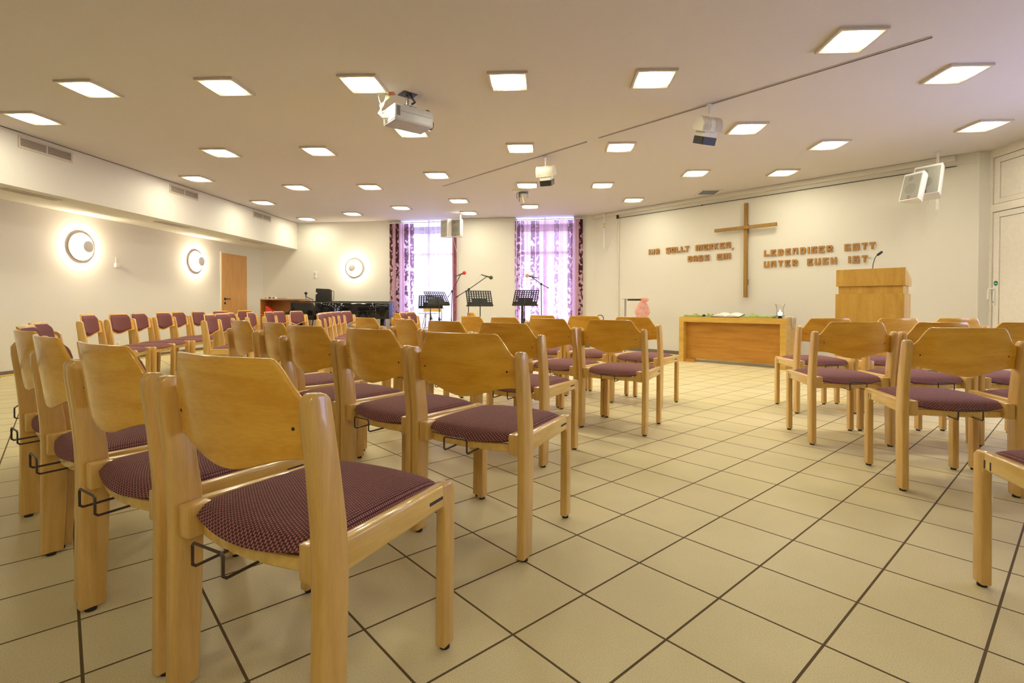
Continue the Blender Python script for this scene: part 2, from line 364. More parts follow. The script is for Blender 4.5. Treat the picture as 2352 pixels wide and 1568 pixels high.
# back windows: frames, panes, outside sill
for i, (a, b) in enumerate(W):
    t = bpy.data.objects.new('window_%d' % (i+1), None); COL.objects.link(t); t['kind'] = 'structure'; t.location = BACK; t.rotation_euler = (0, 0, BROT)
    bm = NB(); mid = (a+b)/2+(.15 if i == 0 else -.27)*0
    for s in (a+.035, (a+b)/2, b-.035): bx(bm, s-.035, s+.035, .10, .16, WZ0, 2.78)
    for z in (WZ0+.035, 2.144, 2.66): bx(bm, a, b, .10, .16, z-.03, z+.03)
    bx(bm, a, b, .10, .16, 2.70, 2.80)
    bx(bm, (a+b)/2-.01, (a+b)/2+.01, .08, .12, 2.80, WZ1)
    obj('window_frame', bm, 'whitelac', t, bevel=.004, seg=1)
    bm = NB(); bx(bm, a+.02, b-.02, .127, .133, WZ0+.05, WZ1-.005); obj('pane', bm, 'glass', t)
bm = NB(); bx(bm, 0, 9, .3, 9, -.3, -.12); o = struct('terrace', bm, 'concrete', loc=BACK, rotz=BROT)

# left door
t = bpy.data.objects.new('door_1', None); COL.objects.link(t); t['kind'] = 'structure'; t.location = (LX, 10.82, 0)
bm = NB(); bx(bm, .0, .022, .0, .93, .01, 2.07); obj('door_leaf', bm, 'door', t, bevel=.003, seg=1)
bm = NB()
for a, b, c, d in ((-.022, -.001, 0, 2.071), (.931, .952, 0, 2.071), (-.022, .952, 2.072, 2.09)): bx(bm, 0, .012, a, b, c, d)
obj('door_frame', bm, 'wall', t)
h = bpy.data.objects.new('door_handle', None); COL.objects.link(h); h.parent = t
bm = NB(); lathe(bm, [(.026, 0), (.026, .008), (.012, .01), (.012, .04)], 16, Matrix.Translation((.022, .10, 1.07)) @ Matrix.Rotation(pi/2, 4, 'Y')); obj('rose', bm, 'black', h, smooth=True)
bm = NB(); tube(bm, [(.058, .095, 1.07), (.060, .15, 1.07), (.058, .24, 1.07)], .010); obj('lever', bm, 'black', h, smooth=True)
bm = NB(); lathe(bm, [(.026, 0), (.026, .01), (0, .011)], 16, Matrix.Translation((.022, .10, .975)) @ Matrix.Rotation(pi/2, 4, 'Y')); obj('keyhole_rose', bm, 'black', t, smooth=True)

# white door and transom on the right wall
t = bpy.data.objects.new('door_2', None); COL.objects.link(t); t['kind'] = 'structure'; t.location = (RX, 5.75, 0)
H2 = 1.129
bm = NB()
for y0, y1, z0, z1 in ((1.04, 1.123, .01, 2.142), (.006, .09, .01, 2.142), (.09, 1.04, 2.073, 2.142), (.09, 1.04, .01, .12)): bx(bm, .012, .06, y0, y1, z0, z1)
obj('leaf_frame', bm, 'whitelac', t, bevel=.002, seg=1)
bm = NB(); bx(bm, .024, .04, .094, 1.036, .124, 2.069); obj('panel', bm, 'whitelac', t)
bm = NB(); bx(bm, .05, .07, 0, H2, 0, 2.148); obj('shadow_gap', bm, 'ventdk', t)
bm = NB(); bx(bm, .002, .012, 1.085, 1.115, .95, 1.18); obj('lock_plate', bm, 'white', t, bevel=.003)
bm = NB(); tube(bm, [(.0, 1.10, 1.165), (-.05, 1.10, 1.165), (-.055, 1.105, 1.15), (-.055, 1.11, 1.03)], .011); obj('door_handle', bm, 'white', t, smooth=True)
bm = NB(); bx(bm, -.001, .003, 1.097, 1.103, .985, 1.005); obj('keyhole', bm, 'black', t)
bm = NB(); lathe(bm, [(.032, 0), (.032, .002), (0, .002)], 20, Matrix.Translation((.012, 1.077, 1.235)) @ Matrix.Rotation(-pi/2, 4, 'Y')); st = obj('round_sticker', bm, 'greenstk', t); st['label'] = 'round green sticker with white bar'
bm = NB(); bx(bm, .008, .0095, 1.055, 1.099, 1.230, 1.238); obj('sticker_bar', bm, 'white', st)
t = bpy.data.objects.new('window_5', None); COL.objects.link(t); t['kind'] = 'structure'; t.location = (RX, 5.75, 0)
bm = NB()
for y0, y1, z0, z1 in ((1.04, 1.123, 2.249, 2.838), (.006, .09, 2.249, 2.838), (.09, 1.04, 2.766, 2.838), (.09, 1.04, 2.249, 2.313)): bx(bm, .012, .06, y0, y1, z0, z1)
obj('window_frame', bm, 'whitelac', t, bevel=.002, seg=1)
bm = NB(); bx(bm, .024, .04, .094, 1.036, 2.317, 2.762); obj('panel', bm, 'whitelac', t)
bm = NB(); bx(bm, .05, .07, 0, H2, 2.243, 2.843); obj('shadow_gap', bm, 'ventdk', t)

# ------------------------------------------------------------------ ceiling lights
def lamp_mat():
    m, nt, b = newmat('lit_diffuser')
    tc = N(nt, 'ShaderNodeTexCoord'); sp = N(nt, 'ShaderNodeSeparateXYZ'); nt.links.new(tc.outputs['Object'], sp.inputs[0])
    wv = N(nt, 'ShaderNodeTexWave', wave_type='BANDS', bands_direction='X', i_Scale=22.0); nt.links.new(tc.outputs['Object'], wv.inputs['Vector'])
    ln = N(nt, 'ShaderNodeVectorMath', operation='LENGTH'); nt.links.new(tc.outputs['Object'], ln.inputs[0])
    mr = N(nt, 'ShaderNodeMapRange'); mr.interpolation_type = 'SMOOTHERSTEP'; mr.inputs['From Min'].default_value = .06; mr.inputs['From Max'].default_value = .195; mr.inputs['To Min'].default_value = 1.9; mr.inputs['To Max'].default_value = .018
    nt.links.new(ln.outputs['Value'], mr.inputs[0])
    ad = N(nt, 'ShaderNodeMath', operation='MULTIPLY_ADD'); ad.inputs[1].default_value = .25; ad.inputs[2].default_value = .85; nt.links.new(wv.outputs['Fac'], ad.inputs[0])
    mu = N(nt, 'ShaderNodeMath', operation='MULTIPLY'); nt.links.new(mr.outputs[0], mu.inputs[0]); nt.links.new(ad.outputs[0], mu.inputs[1])
    m3 = N(nt, 'ShaderNodeMath', operation='MULTIPLY'); m3.inputs[1].default_value = LAMP; nt.links.new(mu.outputs[0], m3.inputs[0])
    b.inputs['Base Color'].default_value = (.8, .78, .7, 1); b.inputs['Emission Color'].default_value = LAMP_COL+(1,)
    nt.links.new(m3.outputs[0], b.inputs['Emission Strength'])
    return m
MT['lamp'] = lamp_mat()
LIGHTS = [
 (-4.26, 4.60, 'leftmost of the nearest row'), (-2.97, 4.61, 'second from the left in the nearest row'), (-1.68, 4.60, 'right beside the projector cables'),
 (-.36, 4.60, 'in the nearest row, first one right of the projector'), (.92, 4.60, 'in the nearest row, second one right of the projector'), (2.27, 4.00, 'closest to the camera, above the track near its right end'),
 (-5.54, 5.30, 'at the far left edge, above the nearest wall vent'), (-4.31, 6.59, 'leftmost of the second row'), (-2.99, 6.57, 'in the second row, left of the projector'),
 (-.36, 6.54, 'between the projector and the middle spotlight'), (.90, 6.55, 'between the two track spotlights'), (2.23, 5.92, 'immediately right of the nearer track spotlight'),
 (3.50, 4.61, 'right of the end of the ceiling track'), (4.81, 5.94, 'at the far right above the white door'), (3.47, 6.56, 'right of the nearer spotlight, above the lectern'),
 (-5.58, 7.93, 'above the second wall vent from the left'), (-4.28, 8.58, 'first of the two small lights left of the track end'), (-3.02, 8.59, 'second of the two small lights left of the track end'),
 (-1.72, 7.86, 'at the left end of the ceiling track'), (-.36, 8.57, 'above the small ceiling bracket'), (.89, 8.61, 'right of the small ceiling bracket'),
 (2.21, 7.88, 'above the wooden cross'), (3.51, 7.90, 'above the verse right of the cross'), (-5.58, 9.82, 'above the farthest wall vent'),
 (-3.03, 10.45, 'above the left curtain edge'), (-1.72, 9.79, 'in front of the hanging loudspeaker pair'), (1.60, 9.83, 'nearest to the dark ceiling hatch'),
 (-5.62, 11.72, 'in the far left corner of the ceiling'), (-4.30, 11.1, 'over the grand piano'), (-1.73, 11.09, 'directly above the hanging loudspeaker pair'), (-.38, 10.4, 'above the right curtain'),
 (-1.585, 5.87, 'partly hidden behind the projector')]
# unseen lights added behind the camera to brighten the chair backs
ADDED_LIGHTS = [(-3.6, -.65), (.3, -.65), (-1.0, -2.2), (1.6, -2.2)]
LIGHTS += [(x, y, '%s, added unseen behind the camera to light the chair backs' % w_) for (x, y), w_ in zip(ADDED_LIGHTS, ('near left', 'nearest', 'rear left', 'rear right'))]
proto = None
for x, y, where in LIGHTS:
    if proto is None:
        t = thing('ceiling_light', '', 'ceiling light', (x, y, CEIL), 0, 'square lights in the ceiling')
        bm = NB(); a, b, h = .175, .155, .022
        for x0, x1, y0, y1 in ((-a, a, -a-.01, -b-.01), (-a, a, b+.01, a+.01), (-a, -b, -b-.01, b+.01), (b, a, -b-.01, b+.01)): bx(bm, x0, x1, y0, y1, -h, 0)
        obj('frame', bm, 'vent', t)
        bm = NB(); grid(bm, lambda u, v: ((u*2-1)*b, (v*2-1)*(b+.01), -.014-.012*(1-(u*2-1)**2)*(1-(v*2-1)**2)), 4, 4)
        for f in bm.faces: f.normal_flip() if f.normal.z > 0 else None
        o = obj('diffuser', bm, 'lamp', t, smooth=True); o['label'] = 'lit prismatic diffuser'
        proto = t
    else:
        t = copy_tree(proto); t.location = (x, y, CEIL)
    t['label'] = 'square ceiling light '+where

# ------------------------------------------------------------------ chairs
def make_chair():
    t = thing('stacking_chair', '', 'chair')
    for s in (-1, 1):
        bm = NB()
        pr = [(-.252, .010), (-.182, .010), (-.172, .20), (-.166, .40), (-.172, .50), (-.190, .62), (-.208, .72), (-.214, .757), (-.230, .770), (-.260, .772), (-.274, .758), (-.273, .72), (-.260, .62), (-.249, .50), (-.246, .40), (-.249, .20)]
        prism(bm, [(y*.93-.0155, z) for y, z in pr], 'x', s*.252-.016, s*.252+.016)
        p = obj('rear_post', bm, 'beech', t, bevel=.007, seg=3)
        bm = NB(); lathe(bm, [(.015, 0), (.015, .011), (0, .011)], 12, Matrix.Translation((s*.251, -.219, 0))); obj('rubber_foot', bm, 'rubber', p)
        bm = NB(); bx(bm, s*.213-.021, s*.213+.021, -.235, -.175, .385, .462); obj('corner_block', bm, 'beech', p, bevel=.005, seg=2)
        # front leg
        bm = NB(); pr = [(.185, .010), (.232, .010), (.237, .44), (.222, .457), (.180, .457), (.180, .40), (.190, .385)]
        prism(bm, pr, 'x', s*.222-.016, s*.222+.016)
        p = obj('front_leg', bm, 'beech', t, bevel=.006, seg=3)
        bm = NB(); lathe(bm, [(.014, 0), (.014, .011), (0, .011)], 12, Matrix.Translation((s*.222, .209, 0))); obj('rubber_foot', bm, 'rubber', p)
        # side rail, toeing in towards the front
        bm = NB()
        q = [(-.200, .392), (.186, .398), (.186, .457), (-.200, .459)]
        vs = prism(bm, q, 'x', -.016, .016)
        for v in vs: v.co.x += s*(.245+(.222-.245)*((v.co.y+.2)/.386))
        p = obj('side_rail', bm, 'beech_rail', t, bevel=.006, seg=3)
        bm = NB()
        if s > 0:
            vs = bx(bm, -.0008, .0008, .120, .178, .422, .430)
            for v in vs: v.co.x += .261-.023*((v.co.y+.2)/.386)+.0004
        else:
            bx(bm, -.2412, -.2385, .150, .154, .405, .432); obj('linking_slot', bm, 'dark', p); bm = NB(); bx(bm, -.2398, -.2375, .178, .182, .405, .432)
        obj('linking_slot', bm, 'dark', p)
    bm = NB()
    def rr(u, v):
        x = (u*2-1)*.205; return x, -.205-.028*(1-(x/.205)**2), v
    pts = [(-.205, -.2), ]
    front = [((u/12*2-1)*.205, -.198-.03*(1-(u/12*2-1)**2)) for u in range(13)]
    backp = [(x, y+.016) for x, y in front[::-1]]
    prism(bm, front+backp, 'z', .386, .417); obj('rear_rail', bm, 'beech_rail', t, bevel=.003, seg=1)
    bm = NB(); bx(bm, -.207, .207, .19, .212, .386, .435); obj('front_rail', bm, 'beech_rail', t, bevel=.004, seg=1)
    # seat pad
    bm = NB(); n = 22
    def seatfn(side):
        def f(u, v):
            a, b = u*2-1, v*2-1
            hw = .226-.018*(b+1)/2
            x = a*hw
            yb = -.206-.034*(1-a*a); yf = .232-.012*a*a
            y = yb+(yf-yb)*v
            t_ = max(0, 1-abs(a)**9)**.5*max(0, 1-abs(b)**9)**.5*(1-.22*a*a-.1*b*b)
            mid = .444-.026*(1-a*a)*max(0, -b)**3-.010*max(0, b)**6
            return (x, y, mid+(.037 if side > 0 else -.022)*t_)
        return f
    bm.loops.layers.uv.verify()
    grid(bm, seatfn(1), n, n, uv=lambda u, v: ((u*2-1)*.215, (v*2-1)*.215)); grid(bm, seatfn(-1), n, n, uv=lambda u, v: ((u*2-1)*.215, (v*2-1)*.215))
    bmesh.ops.remove_doubles(bm, verts=bm.verts, dist=1e-4)
    obj('seat', bm, 'fabric', t, smooth=True)
    # backrest shell
    def sm(x): x = max(0, min(1, x)); return x*x*(3-2*x)
    def top(x):
        x = abs(x); k = max(0, min(1, (.227-x)/.072)); return .748+.087*k*k*(3-2*k)
    def bot(x):
        x = abs(x); return .632-.040*sm((.205-x)/.20)
    def ysh(x, z): return -.232-.046*(1-(x/.236)**2)-.13*(z-.70)
    def shell(off, x0, inset):
        def f(u, v):
            x = (u*2-1)*x0; b = bot(x)+inset; tp = top(x)-inset
            if inset:
                k = (x0-abs(x))/x0; e = sm(k/.06) ; m_ = (b+tp)/2; b = m_+(b-m_)*(.86+.14*e); tp = m_+(tp-m_)*(.86+.14*e)
            z = b+(tp-b)*v; return x, ysh(x, z)+off, z
        return f
    bm = NB(); nu, nv = 84, 10
    A = grid(bm, shell(0, .236, 0), nu, nv); B = grid(bm, shell(.012, .236, 0), nu, nv)
    for i in range(nu):
        for j in (0, nv): bm.faces.new((A[i][j], A[i+1][j], B[i+1][j], B[i][j]))
    for j in range(nv):
        for i in (0, nu): bm.faces.new((A[i][j], A[i][j+1], B[i][j+1], B[i][j]))
    sh = obj('backrest', bm, 'shell', t, bevel=.0035, seg=2)
    # padded front
    bm = NB(); bm.loops.layers.uv.verify(); uvf = lambda u, v: ((u*2-1)*.20, v*.2)
    nu, nv = 30, 10
    def pad(u, v):
        a, b = u*2-1, v*2-1; k = (max(0, 1-abs(a)**8)*max(0, 1-abs(b)**8))**.5
        x, y, z = shell(.0125, .197, .014)(u, v); return x, y+.020*k, z
    grid(bm, pad, nu, nv, uv=uvf)
    grid(bm, shell(.0122, .197, .014), nu, nv, uv=uvf)
    bmesh.ops.remove_doubles(bm, verts=bm.verts, dist=4e-4)
    o = obj('back_pad', bm, 'padfab', sh, smooth=True); o['label'] = 'violet-brown upholstered back pad'
    for s in (-1, 1):
        y = ysh(s*.193, .695)
        bm = NB(); lathe(bm, [(.0038, 0), (.0038, .002), (0, .002)], 10, Matrix.Translation((s*.193, y+.001, .695)) @ Matrix.Rotation(pi/2, 4, 'X')); obj('screw', bm, 'black', sh)
    # wire book holder
    bm = NB(); r = .0035; w2 = .053
    tube(bm, [(-w2, -.10, .392), (-w2, -.295, .386), (-w2, -.302, .392), (-w2, -.302, .432), (-w2+.006, -.302, .438), (w2-.006, -.302, .438), (w2, -.302, .432), (w2, -.302, .392), (w2, -.295, .386), (w2, -.10, .392)], r, 6)
    obj('wire_holder', bm, MT['wire'], t, smooth=True)
    return t
MT['wire'] = plain('brown_wire', (.045, .025, .018), .4)
G = {'N': 'chairs of the nearest curved row', 'A': 'chairs of the second curved row', 'B': 'chairs of the third curved row', 'C': 'chairs of the fourth curved row', 'D': 'chairs of the front row left of the aisle', 'R': 'chairs of the right-hand block', 'P': 'chairs along the left wall'}
BASE = 'beech chair '
CH = [
 ('N', -0.573, 1.294, 25.3, 'seen from behind, the largest and nearest in the picture'),
 ('N', -1.080, 1.571, 29.9, 'seen from behind, immediately left of the nearest chair'),
 ('N', -1.534, 1.868, 35.1, 'in the nearest row, third from the aisle, turned right'),
 ('N', -1.972, 2.207, 33.3, 'in the nearest row, fourth from the aisle, mostly hidden at the left edge'),
 ('N', -2.378, 2.591, 52.8, 'at the left edge, fifth from the aisle, only its top rim showing'),
 ('N', -2.770, 3.024, 56.2, 'last of the nearest row at left, its back pad facing the room'),
 ('A', -0.215, 2.186, 26.6, 'at the aisle end of the second row, its whole right side visible'),
 ('A', -0.648, 2.477, 36.5, 'second from the aisle in the second row'),
 ('A', -1.099, 2.799, 34.9, 'third from the aisle in the second row'),
 ('A', -1.500, 3.245, 42.3, 'fourth from the aisle in the second row'),
 ('A', -1.942, 3.623, 40.7, 'leftmost of the second row part near the camera'),
 ('B', -0.127, 3.295, 31.8, 'at the aisle end of the third row'),
 ('B', -0.528, 3.624, 40.5, 'second from the aisle in the third row'),
 ('B', -0.891, 4.020, 50.8, 'third from the aisle in the third row'),
 ('B', -1.361, 4.455, 43.6, 'fourth in the third row, its back in front of the piano tail'),
 ('C', 0.584, 4.043, 29.2, 'at the aisle end of the fourth row, standing free in the middle'),
 ('C', 0.162, 4.351, 38.9, 'second from the aisle in the fourth row'),
 ('C', -0.211, 4.724, 43.7, 'third from the aisle in the fourth row'),
 ('C', -0.551, 5.126, 48.9, 'fourth in the fourth row, below the green microphone'),
 ('D', 0.945, 5.022, 37.5, 'front row, next to the altar table on its left'),
 ('D', 0.515, 5.366, 36.8, 'front row, second from the altar table, a cable coil behind it'),
 ('D', 0.111, 5.699, 42.7, 'front row, third from the altar table, below the right curtain'),
 ('R', 2.422, 4.812, -1.6, 'front left corner of the right block, beside the altar table'),
 ('R', 2.049, 3.766, 1.8, 'middle row of the right block at the aisle'),
 ('R', 2.588, 3.778, -3.4, 'middle row of the right block, second from the aisle'),
 ('R', 2.089, 2.878, 7.6, 'largest of the right block, back fully visible'),
 ('R', 2.650, 2.829, 5.9, 'right of the largest chair of the right block, cut by the frame'),
 ('R', 1.661, 1.553, 5.8, 'cut off at the lower right edge, only the side rail and leg visible'),
 ('R', 3.014, 4.866, -6.0, 'front of the right block, directly before the lectern'),
 ('R', 3.613, 4.965, -0.5, 'front of the right block, farthest right near the white door'),
 ('R', 3.178, 3.774, 6.0, 'middle row of the right block at the right picture edge'),
 ('P', -4.648, 5.336, 65.8, 'along the left wall, nearest of them, leftmost back pad'),
 ('P', -4.779, 5.848, 76.9, 'along the left wall, second from the left'),
 ('P', -4.971, 6.376, 73.7, 'along the left wall, third from the left'),
 ('P', -5.064, 6.900, 77.4, 'along the left wall, fourth from the left'),
 ('P', -5.240, 7.428, 76.9, 'along the left wall, fifth from the left'),
 ('P', -5.311, 7.947, 82.8, 'along the left wall, sixth from the left'),
 ('P', -5.523, 8.762, 97.5, 'along the left wall, its top rim left of the wooden door'),
 ('P', -5.491, 9.425, 99.4, 'along the left wall, in front of the wooden door'),
 ('A', -3.560, 5.680, 72.1, 'first beyond the side aisle in the second row'),
 ('A', -3.748, 6.169, 79.2, 'second beyond the side aisle in the second row'),
 ('A', -3.981, 6.691, 74.6, 'third beyond the side aisle in the second row, half hidden'),
 ('A', -4.023, 7.250, 73.2, 'fourth beyond the side aisle in the second row, beside the wooden door'),
 ('A', -4.062, 7.780, 78.6, 'in front of the red bag on the shelf'),
 ('A', -4.194, 8.289, 87.9, 'in front of the open wooden shelf'),
 ('A', -4.178, 8.809, 96.8, 'in front of the keyboard end of the piano'),
 ('B', -2.514, 6.152, 72.2, 'first of the tight row of six before the piano'),
 ('B', -2.749, 6.746, 80.7, 'second of the tight row of six before the piano'),
 ('B', -2.924, 7.270, 80.9, 'third of the tight row of six before the piano'),
 ('B', -3.068, 7.797, 81.5, 'fourth of the tight row of six before the piano'),
 ('B', -3.196, 8.328, 82.2, 'fifth of the tight row of six before the piano'),
 ('B', -3.293, 8.852, 93.6, 'last of the tight row of six before the piano, pad fully visible'),
 ('C', -1.789, 6.844, 59.3, 'first of three in front of the left curtain'),
 ('C', -1.863, 7.418, 88.1, 'second of three in front of the left curtain'),
 ('C', -1.901, 7.939, 95.5, 'third of three in front of the left curtain, beside the round table'),
 ('D', -0.888, 7.462, 63.0, 'small, alone, behind the third music stand foot'),
]
ch0 = make_chair()
for i, (g, x, y, h, lab) in enumerate(CH):
    t = ch0 if i == 0 else copy_tree(ch0)
    t.location = (x, y, 0); t.rotation_euler = (0, 0, -radians(h)); t['group'] = G[g]; t['label'] = BASE+lab

# ------------------------------------------------------------------ altar table
AL = radians(-42.1)
t = thing('altar_table', 'long low wooden altar table with open sides and recessed front panel', 'table', (2.21, 8.80, 0), AL)
AW, AD, AH = 1.70, .45, .755
bm = NB(); bx(bm, 0, AW, 0, AD, AH-.085, AH); obj('table_top', bm, 'altar', t, bevel=.002, seg=1)
for x in (0, AW-.085):
    bm = NB(); bx(bm, x, x+.085, 0, AD, 0, AH-.086); obj('side_panel', bm, 'altar', t, bevel=.002, seg=1)
bm = NB(); bx(bm, .086, AW-.086, .10, .125, .06, AH-.087); o = obj('front_panel', bm, 'altard', t); o['label'] = 'reddish recessed front panel'
bm = NB(); bx(bm, .088, .26, .03, .10, 0, .055); obj('plinth', bm, 'altard', t)
def on_altar(x, y, z=0): return Vector((2.21, 8.80, 0))+Vector((x*cos(AL)-y*sin(AL), x*sin(AL)+y*cos(AL), AH+z))
# open book
t = thing('open_book', 'large open book with dark red cover lying on the altar table', 'book', on_altar(.78, .13), AL+radians(4))
bm = NB()
prism(bm, [(-.22, 0), (.22, 0), (.222, .012), (.0, .006), (-.222, .012)], 'y', -.12, .15); 
tilt = Matrix.Rotation(radians(8), 4, 'X')
bmesh.ops.transform(bm, verts=bm.verts, matrix=Matrix.Translation((0, 0, .018)) @ tilt); obj('cover', bm, 'leather', t)
for s in (-1, 1):
    bm = NB(); P = [(s*(.004+.206*k/10), .010+.030*sin(min(1, k/10*1.15)*pi)**.7*.8+.004) for k in range(11)]
    low = [(s*.21, .012), (s*.004, .006)]
    prism(bm, P+low, 'y', -.112, .142); bmesh.ops.transform(bm, verts=bm.verts, matrix=Matrix.Translation((0, 0, .020)) @ tilt)
    obj('page_block', bm, 'paper', t)
# cloths
def cloth(name, label, x0, x1, y0, y1, seed, mat, amp=.035, n=46):
    bm = NB(); rnd = random.Random(seed); ph = [rnd.uniform(0, 6) for _ in range(6)]
    def f(u, v):
        a = sin(u*9+ph[0]+v*2)*.5+sin(u*17+ph[1]-v*3)*.3+sin(u*31+ph[2])*.2
        h = .022+amp*max(0, a+.25)*(sin(pi*v)**.6)*(sin(pi*u)**.5)
        return (x0+(x1-x0)*u, y0+(y1-y0)*v+.012*sin(u*14+ph[3]), h)
    T = grid(bm, f, n, 12); B = grid(bm, lambda u, v: (lambda p: (p[0], p[1], .001))(f(u, v)), n, 12)
    for i in range(n):
        for j in (0, 12): bm.faces.new((T[i][j], T[i+1][j], B[i+1][j], B[i][j]))
    for j in range(12):
        for i in (0, n): bm.faces.new((T[i][j], T[i][j+1], B[i][j+1], B[i][j]))
    o = obj(name, bm, mat, smooth=True); o.location = on_altar(0, 0); o.rotation_euler = (0, 0, AL); tag(o, label, 'cloth'); return o
cloth('green_cloth', 'crumpled green cloth at the left end of the altar table', .05, .33, .05, .20, 1, 'green', .04, 20)
cloth('green_cloth', 'small folded green cloth left of the open book', .45, .56, .04, .18, 2, 'green', .05, 12)
cloth('green_cloth', 'long green cloth between the open book and the candle', 1.02, 1.49, .04, .22, 5, 'green', .05, 40)
bm = NB(); bmesh.ops.create_icosphere(bm, subdivisions=2, radius=.028); bmesh.ops.scale(bm, verts=bm.verts, vec=(1.1, 1, .8))
o = obj('dark_stone', bm, plain('dark_green_stone', (.02, .03, .015), .3), smooth=True); o.location = on_altar(.395, .10, .023); tag(o, 'small dark green stone between the two cloths on the altar table', 'stone')
bm = NB()
grid(bm, lambda u, v: (1.60+(.105+.012*sin(v*5))*min(1, u*1.7)+.006*sin(v*20)*u, .25+.17*v+.02*sin(u*6), (.018+.01*sin(v*9) if u < .55 else .018-.34*(u-.55)*(1+.3*sin(v*7)))), 14, 14)
bmesh.ops.solidify(bm, geom=bm.faces, thickness=.004)
o = obj('white_cloth', bm, 'paper', smooth=True); o.location = on_altar(0, 0); o.rotation_euler = (0, 0, AL); tag(o, 'thin white cloth hanging over the right end of the altar table', 'cloth')
# candle
t = thing('candle_lantern', 'lit candle in a flared glass on a glass foot, on the altar table', 'candle', on_altar(1.575, .12), AL)
bm = NB(); lathe(bm, [(.045, 0), (.048, .006), (.022, .014), (.022, .022), (.072, .034), (.075, .040), (.02, .036), (0, .036)], 28); obj('glass_foot', bm, plain('dark_green_glass', (.04, .06, .03), .1), t, smooth=True)
bm = NB(); lathe(bm, [(.032, .038), (.033, .085), (.026, .092), (0, .090)], 24); obj('candle', bm, 'wax', t, smooth=True)
bm = NB(); lathe(bm, [(0, .090), (.006, .098), (.007, .106), (.003, .122), (0, .130)], 12); obj('flame', bm, 'flame', t, smooth=True)
bm = NB(); prof = [(.040, .040), (.048, .06), (.050, .09), (.046, .12), (.052, .16), (.070, .215)]
lathe(bm, prof+[(r-.002, z) for r, z in prof[::-1]], 32); obj('glass_shade', bm, 'cglass', t, smooth=True)

# ------------------------------------------------------------------ lectern
LR = radians(-41); LP = Vector((3.342, 6.131, 0))
t = thing('lectern', 'tall wooden lectern with overhanging slanted head beside the altar table', 'lectern', LP, LR)
LW, LD = .655, .46
bm = NB(); prism(bm, [(0, 1.165), (LD, 1.165), (LD, 1.245), (.0, 1.36)], 'x', 0, LW); obj('head', bm, 'lectern', t, bevel=.002, seg=1)
bm = NB(); bx(bm, .022, LW-.022, .018, LD-.04, 1.08, 1.164); obj('neck', bm, 'lectern', t)
bm = NB(); bx(bm, -.006, LW-.006, .0, LD-.01, .0, 1.079); obj('body', bm, 'lectern', t, bevel=.002, seg=1)
def on_lect(x, y, z=0): return LP+Vector((x*cos(LR)-y*sin(LR), x*sin(LR)+y*cos(LR), 1.36+z))
t = thing('gooseneck_microphone', 'black gooseneck microphone standing on the lectern', 'microphone', on_lect(.345, .06, -.014), LR)
bm = NB(); lathe(bm, [(.018, 0), (.018, .012), (.008, .018), (0, .018)], 14); obj('base', bm, 'black', t, smooth=True)
bm = NB(); tube(bm, [(0, 0, .01), (.006, 0, .07), (.018, 0, .12), (.03, 0, .15), (.045, 0, .165)], .004); obj('gooseneck', bm, 'black', t, smooth=True)
bm = NB(); tube(bm, [(.040, 0, .160), (.048, 0, .167), (.085, 0, .197), (.093, 0, .203)], [.006, .014, .014, .006], 12); obj('capsule', bm, 'black', t, smooth=True)

# ------------------------------------------------------------------ cross and verse on the front wall
t = thing('wall_cross', 'tall wooden cross mounted on the wall above the altar table', 'cross', cpt(3.46), CROT)
bm = NB(); bx(bm, -.028, .028, -.085, -.035, 1.085, 2.712); obj('upright', bm, 'cross', t, bevel=.002, seg=1)
bm = NB(); bx(bm, -.545, .53, -.125, -.084, 2.26, 2.315); obj('crossbar', bm, 'cross', t, bevel=.002, seg=1)
bm = NB(); bx(bm, -.02, .02, -.036, 0, 2.2, 2.35); bx(bm, -.02, .02, -.036, 0, 1.3, 1.4); obj('bracket', bm, 'dark', t)
GL = {'I': ['11']*7, 'H': ['110011', '110011', '110011', '111111', '111111', '110011', '110011', '110011'], 'R': ['111110', '111111', '110011', '111111', '111100', '110110', '110011'],
 'S': ['111111', '111111', '110000', '111111', '000011', '111111', '111111'], 'O': ['111111', '111111', '110011', '110011', '110011', '111111', '111111'],
 'L': ['110000']*5+['111111']*2, 'T': ['111111']*2+['001100']*5, 'M': ['11111111']*2+['11011011']*5, 'E': ['111111', '111111', '110000', '111110', '110000', '111111', '111111'],
 'K': ['110011', '110110', '111100', '111000', '111100', '110110', '110011'], 'N': ['111111']*2+['110011']*5, 'U': ['110011']*5+['111111']*2, ',': ['11', '11', '10'],
 'D': ['111110', '111111', '110011', '110011', '110011', '111111', '111110'], 'A': ['011110', '111111', '110011', '111111', '111111', '110011', '110011'],
 'B': ['111110', '111111', '110011', '111110', '110011', '111111', '111110'], 'G': ['111111', '111111', '110000', '110000', '110111', '110011', '111111', '111111'], 'C': ['111111', '111111', '110000', '110000', '110011', '111111', '111111']}
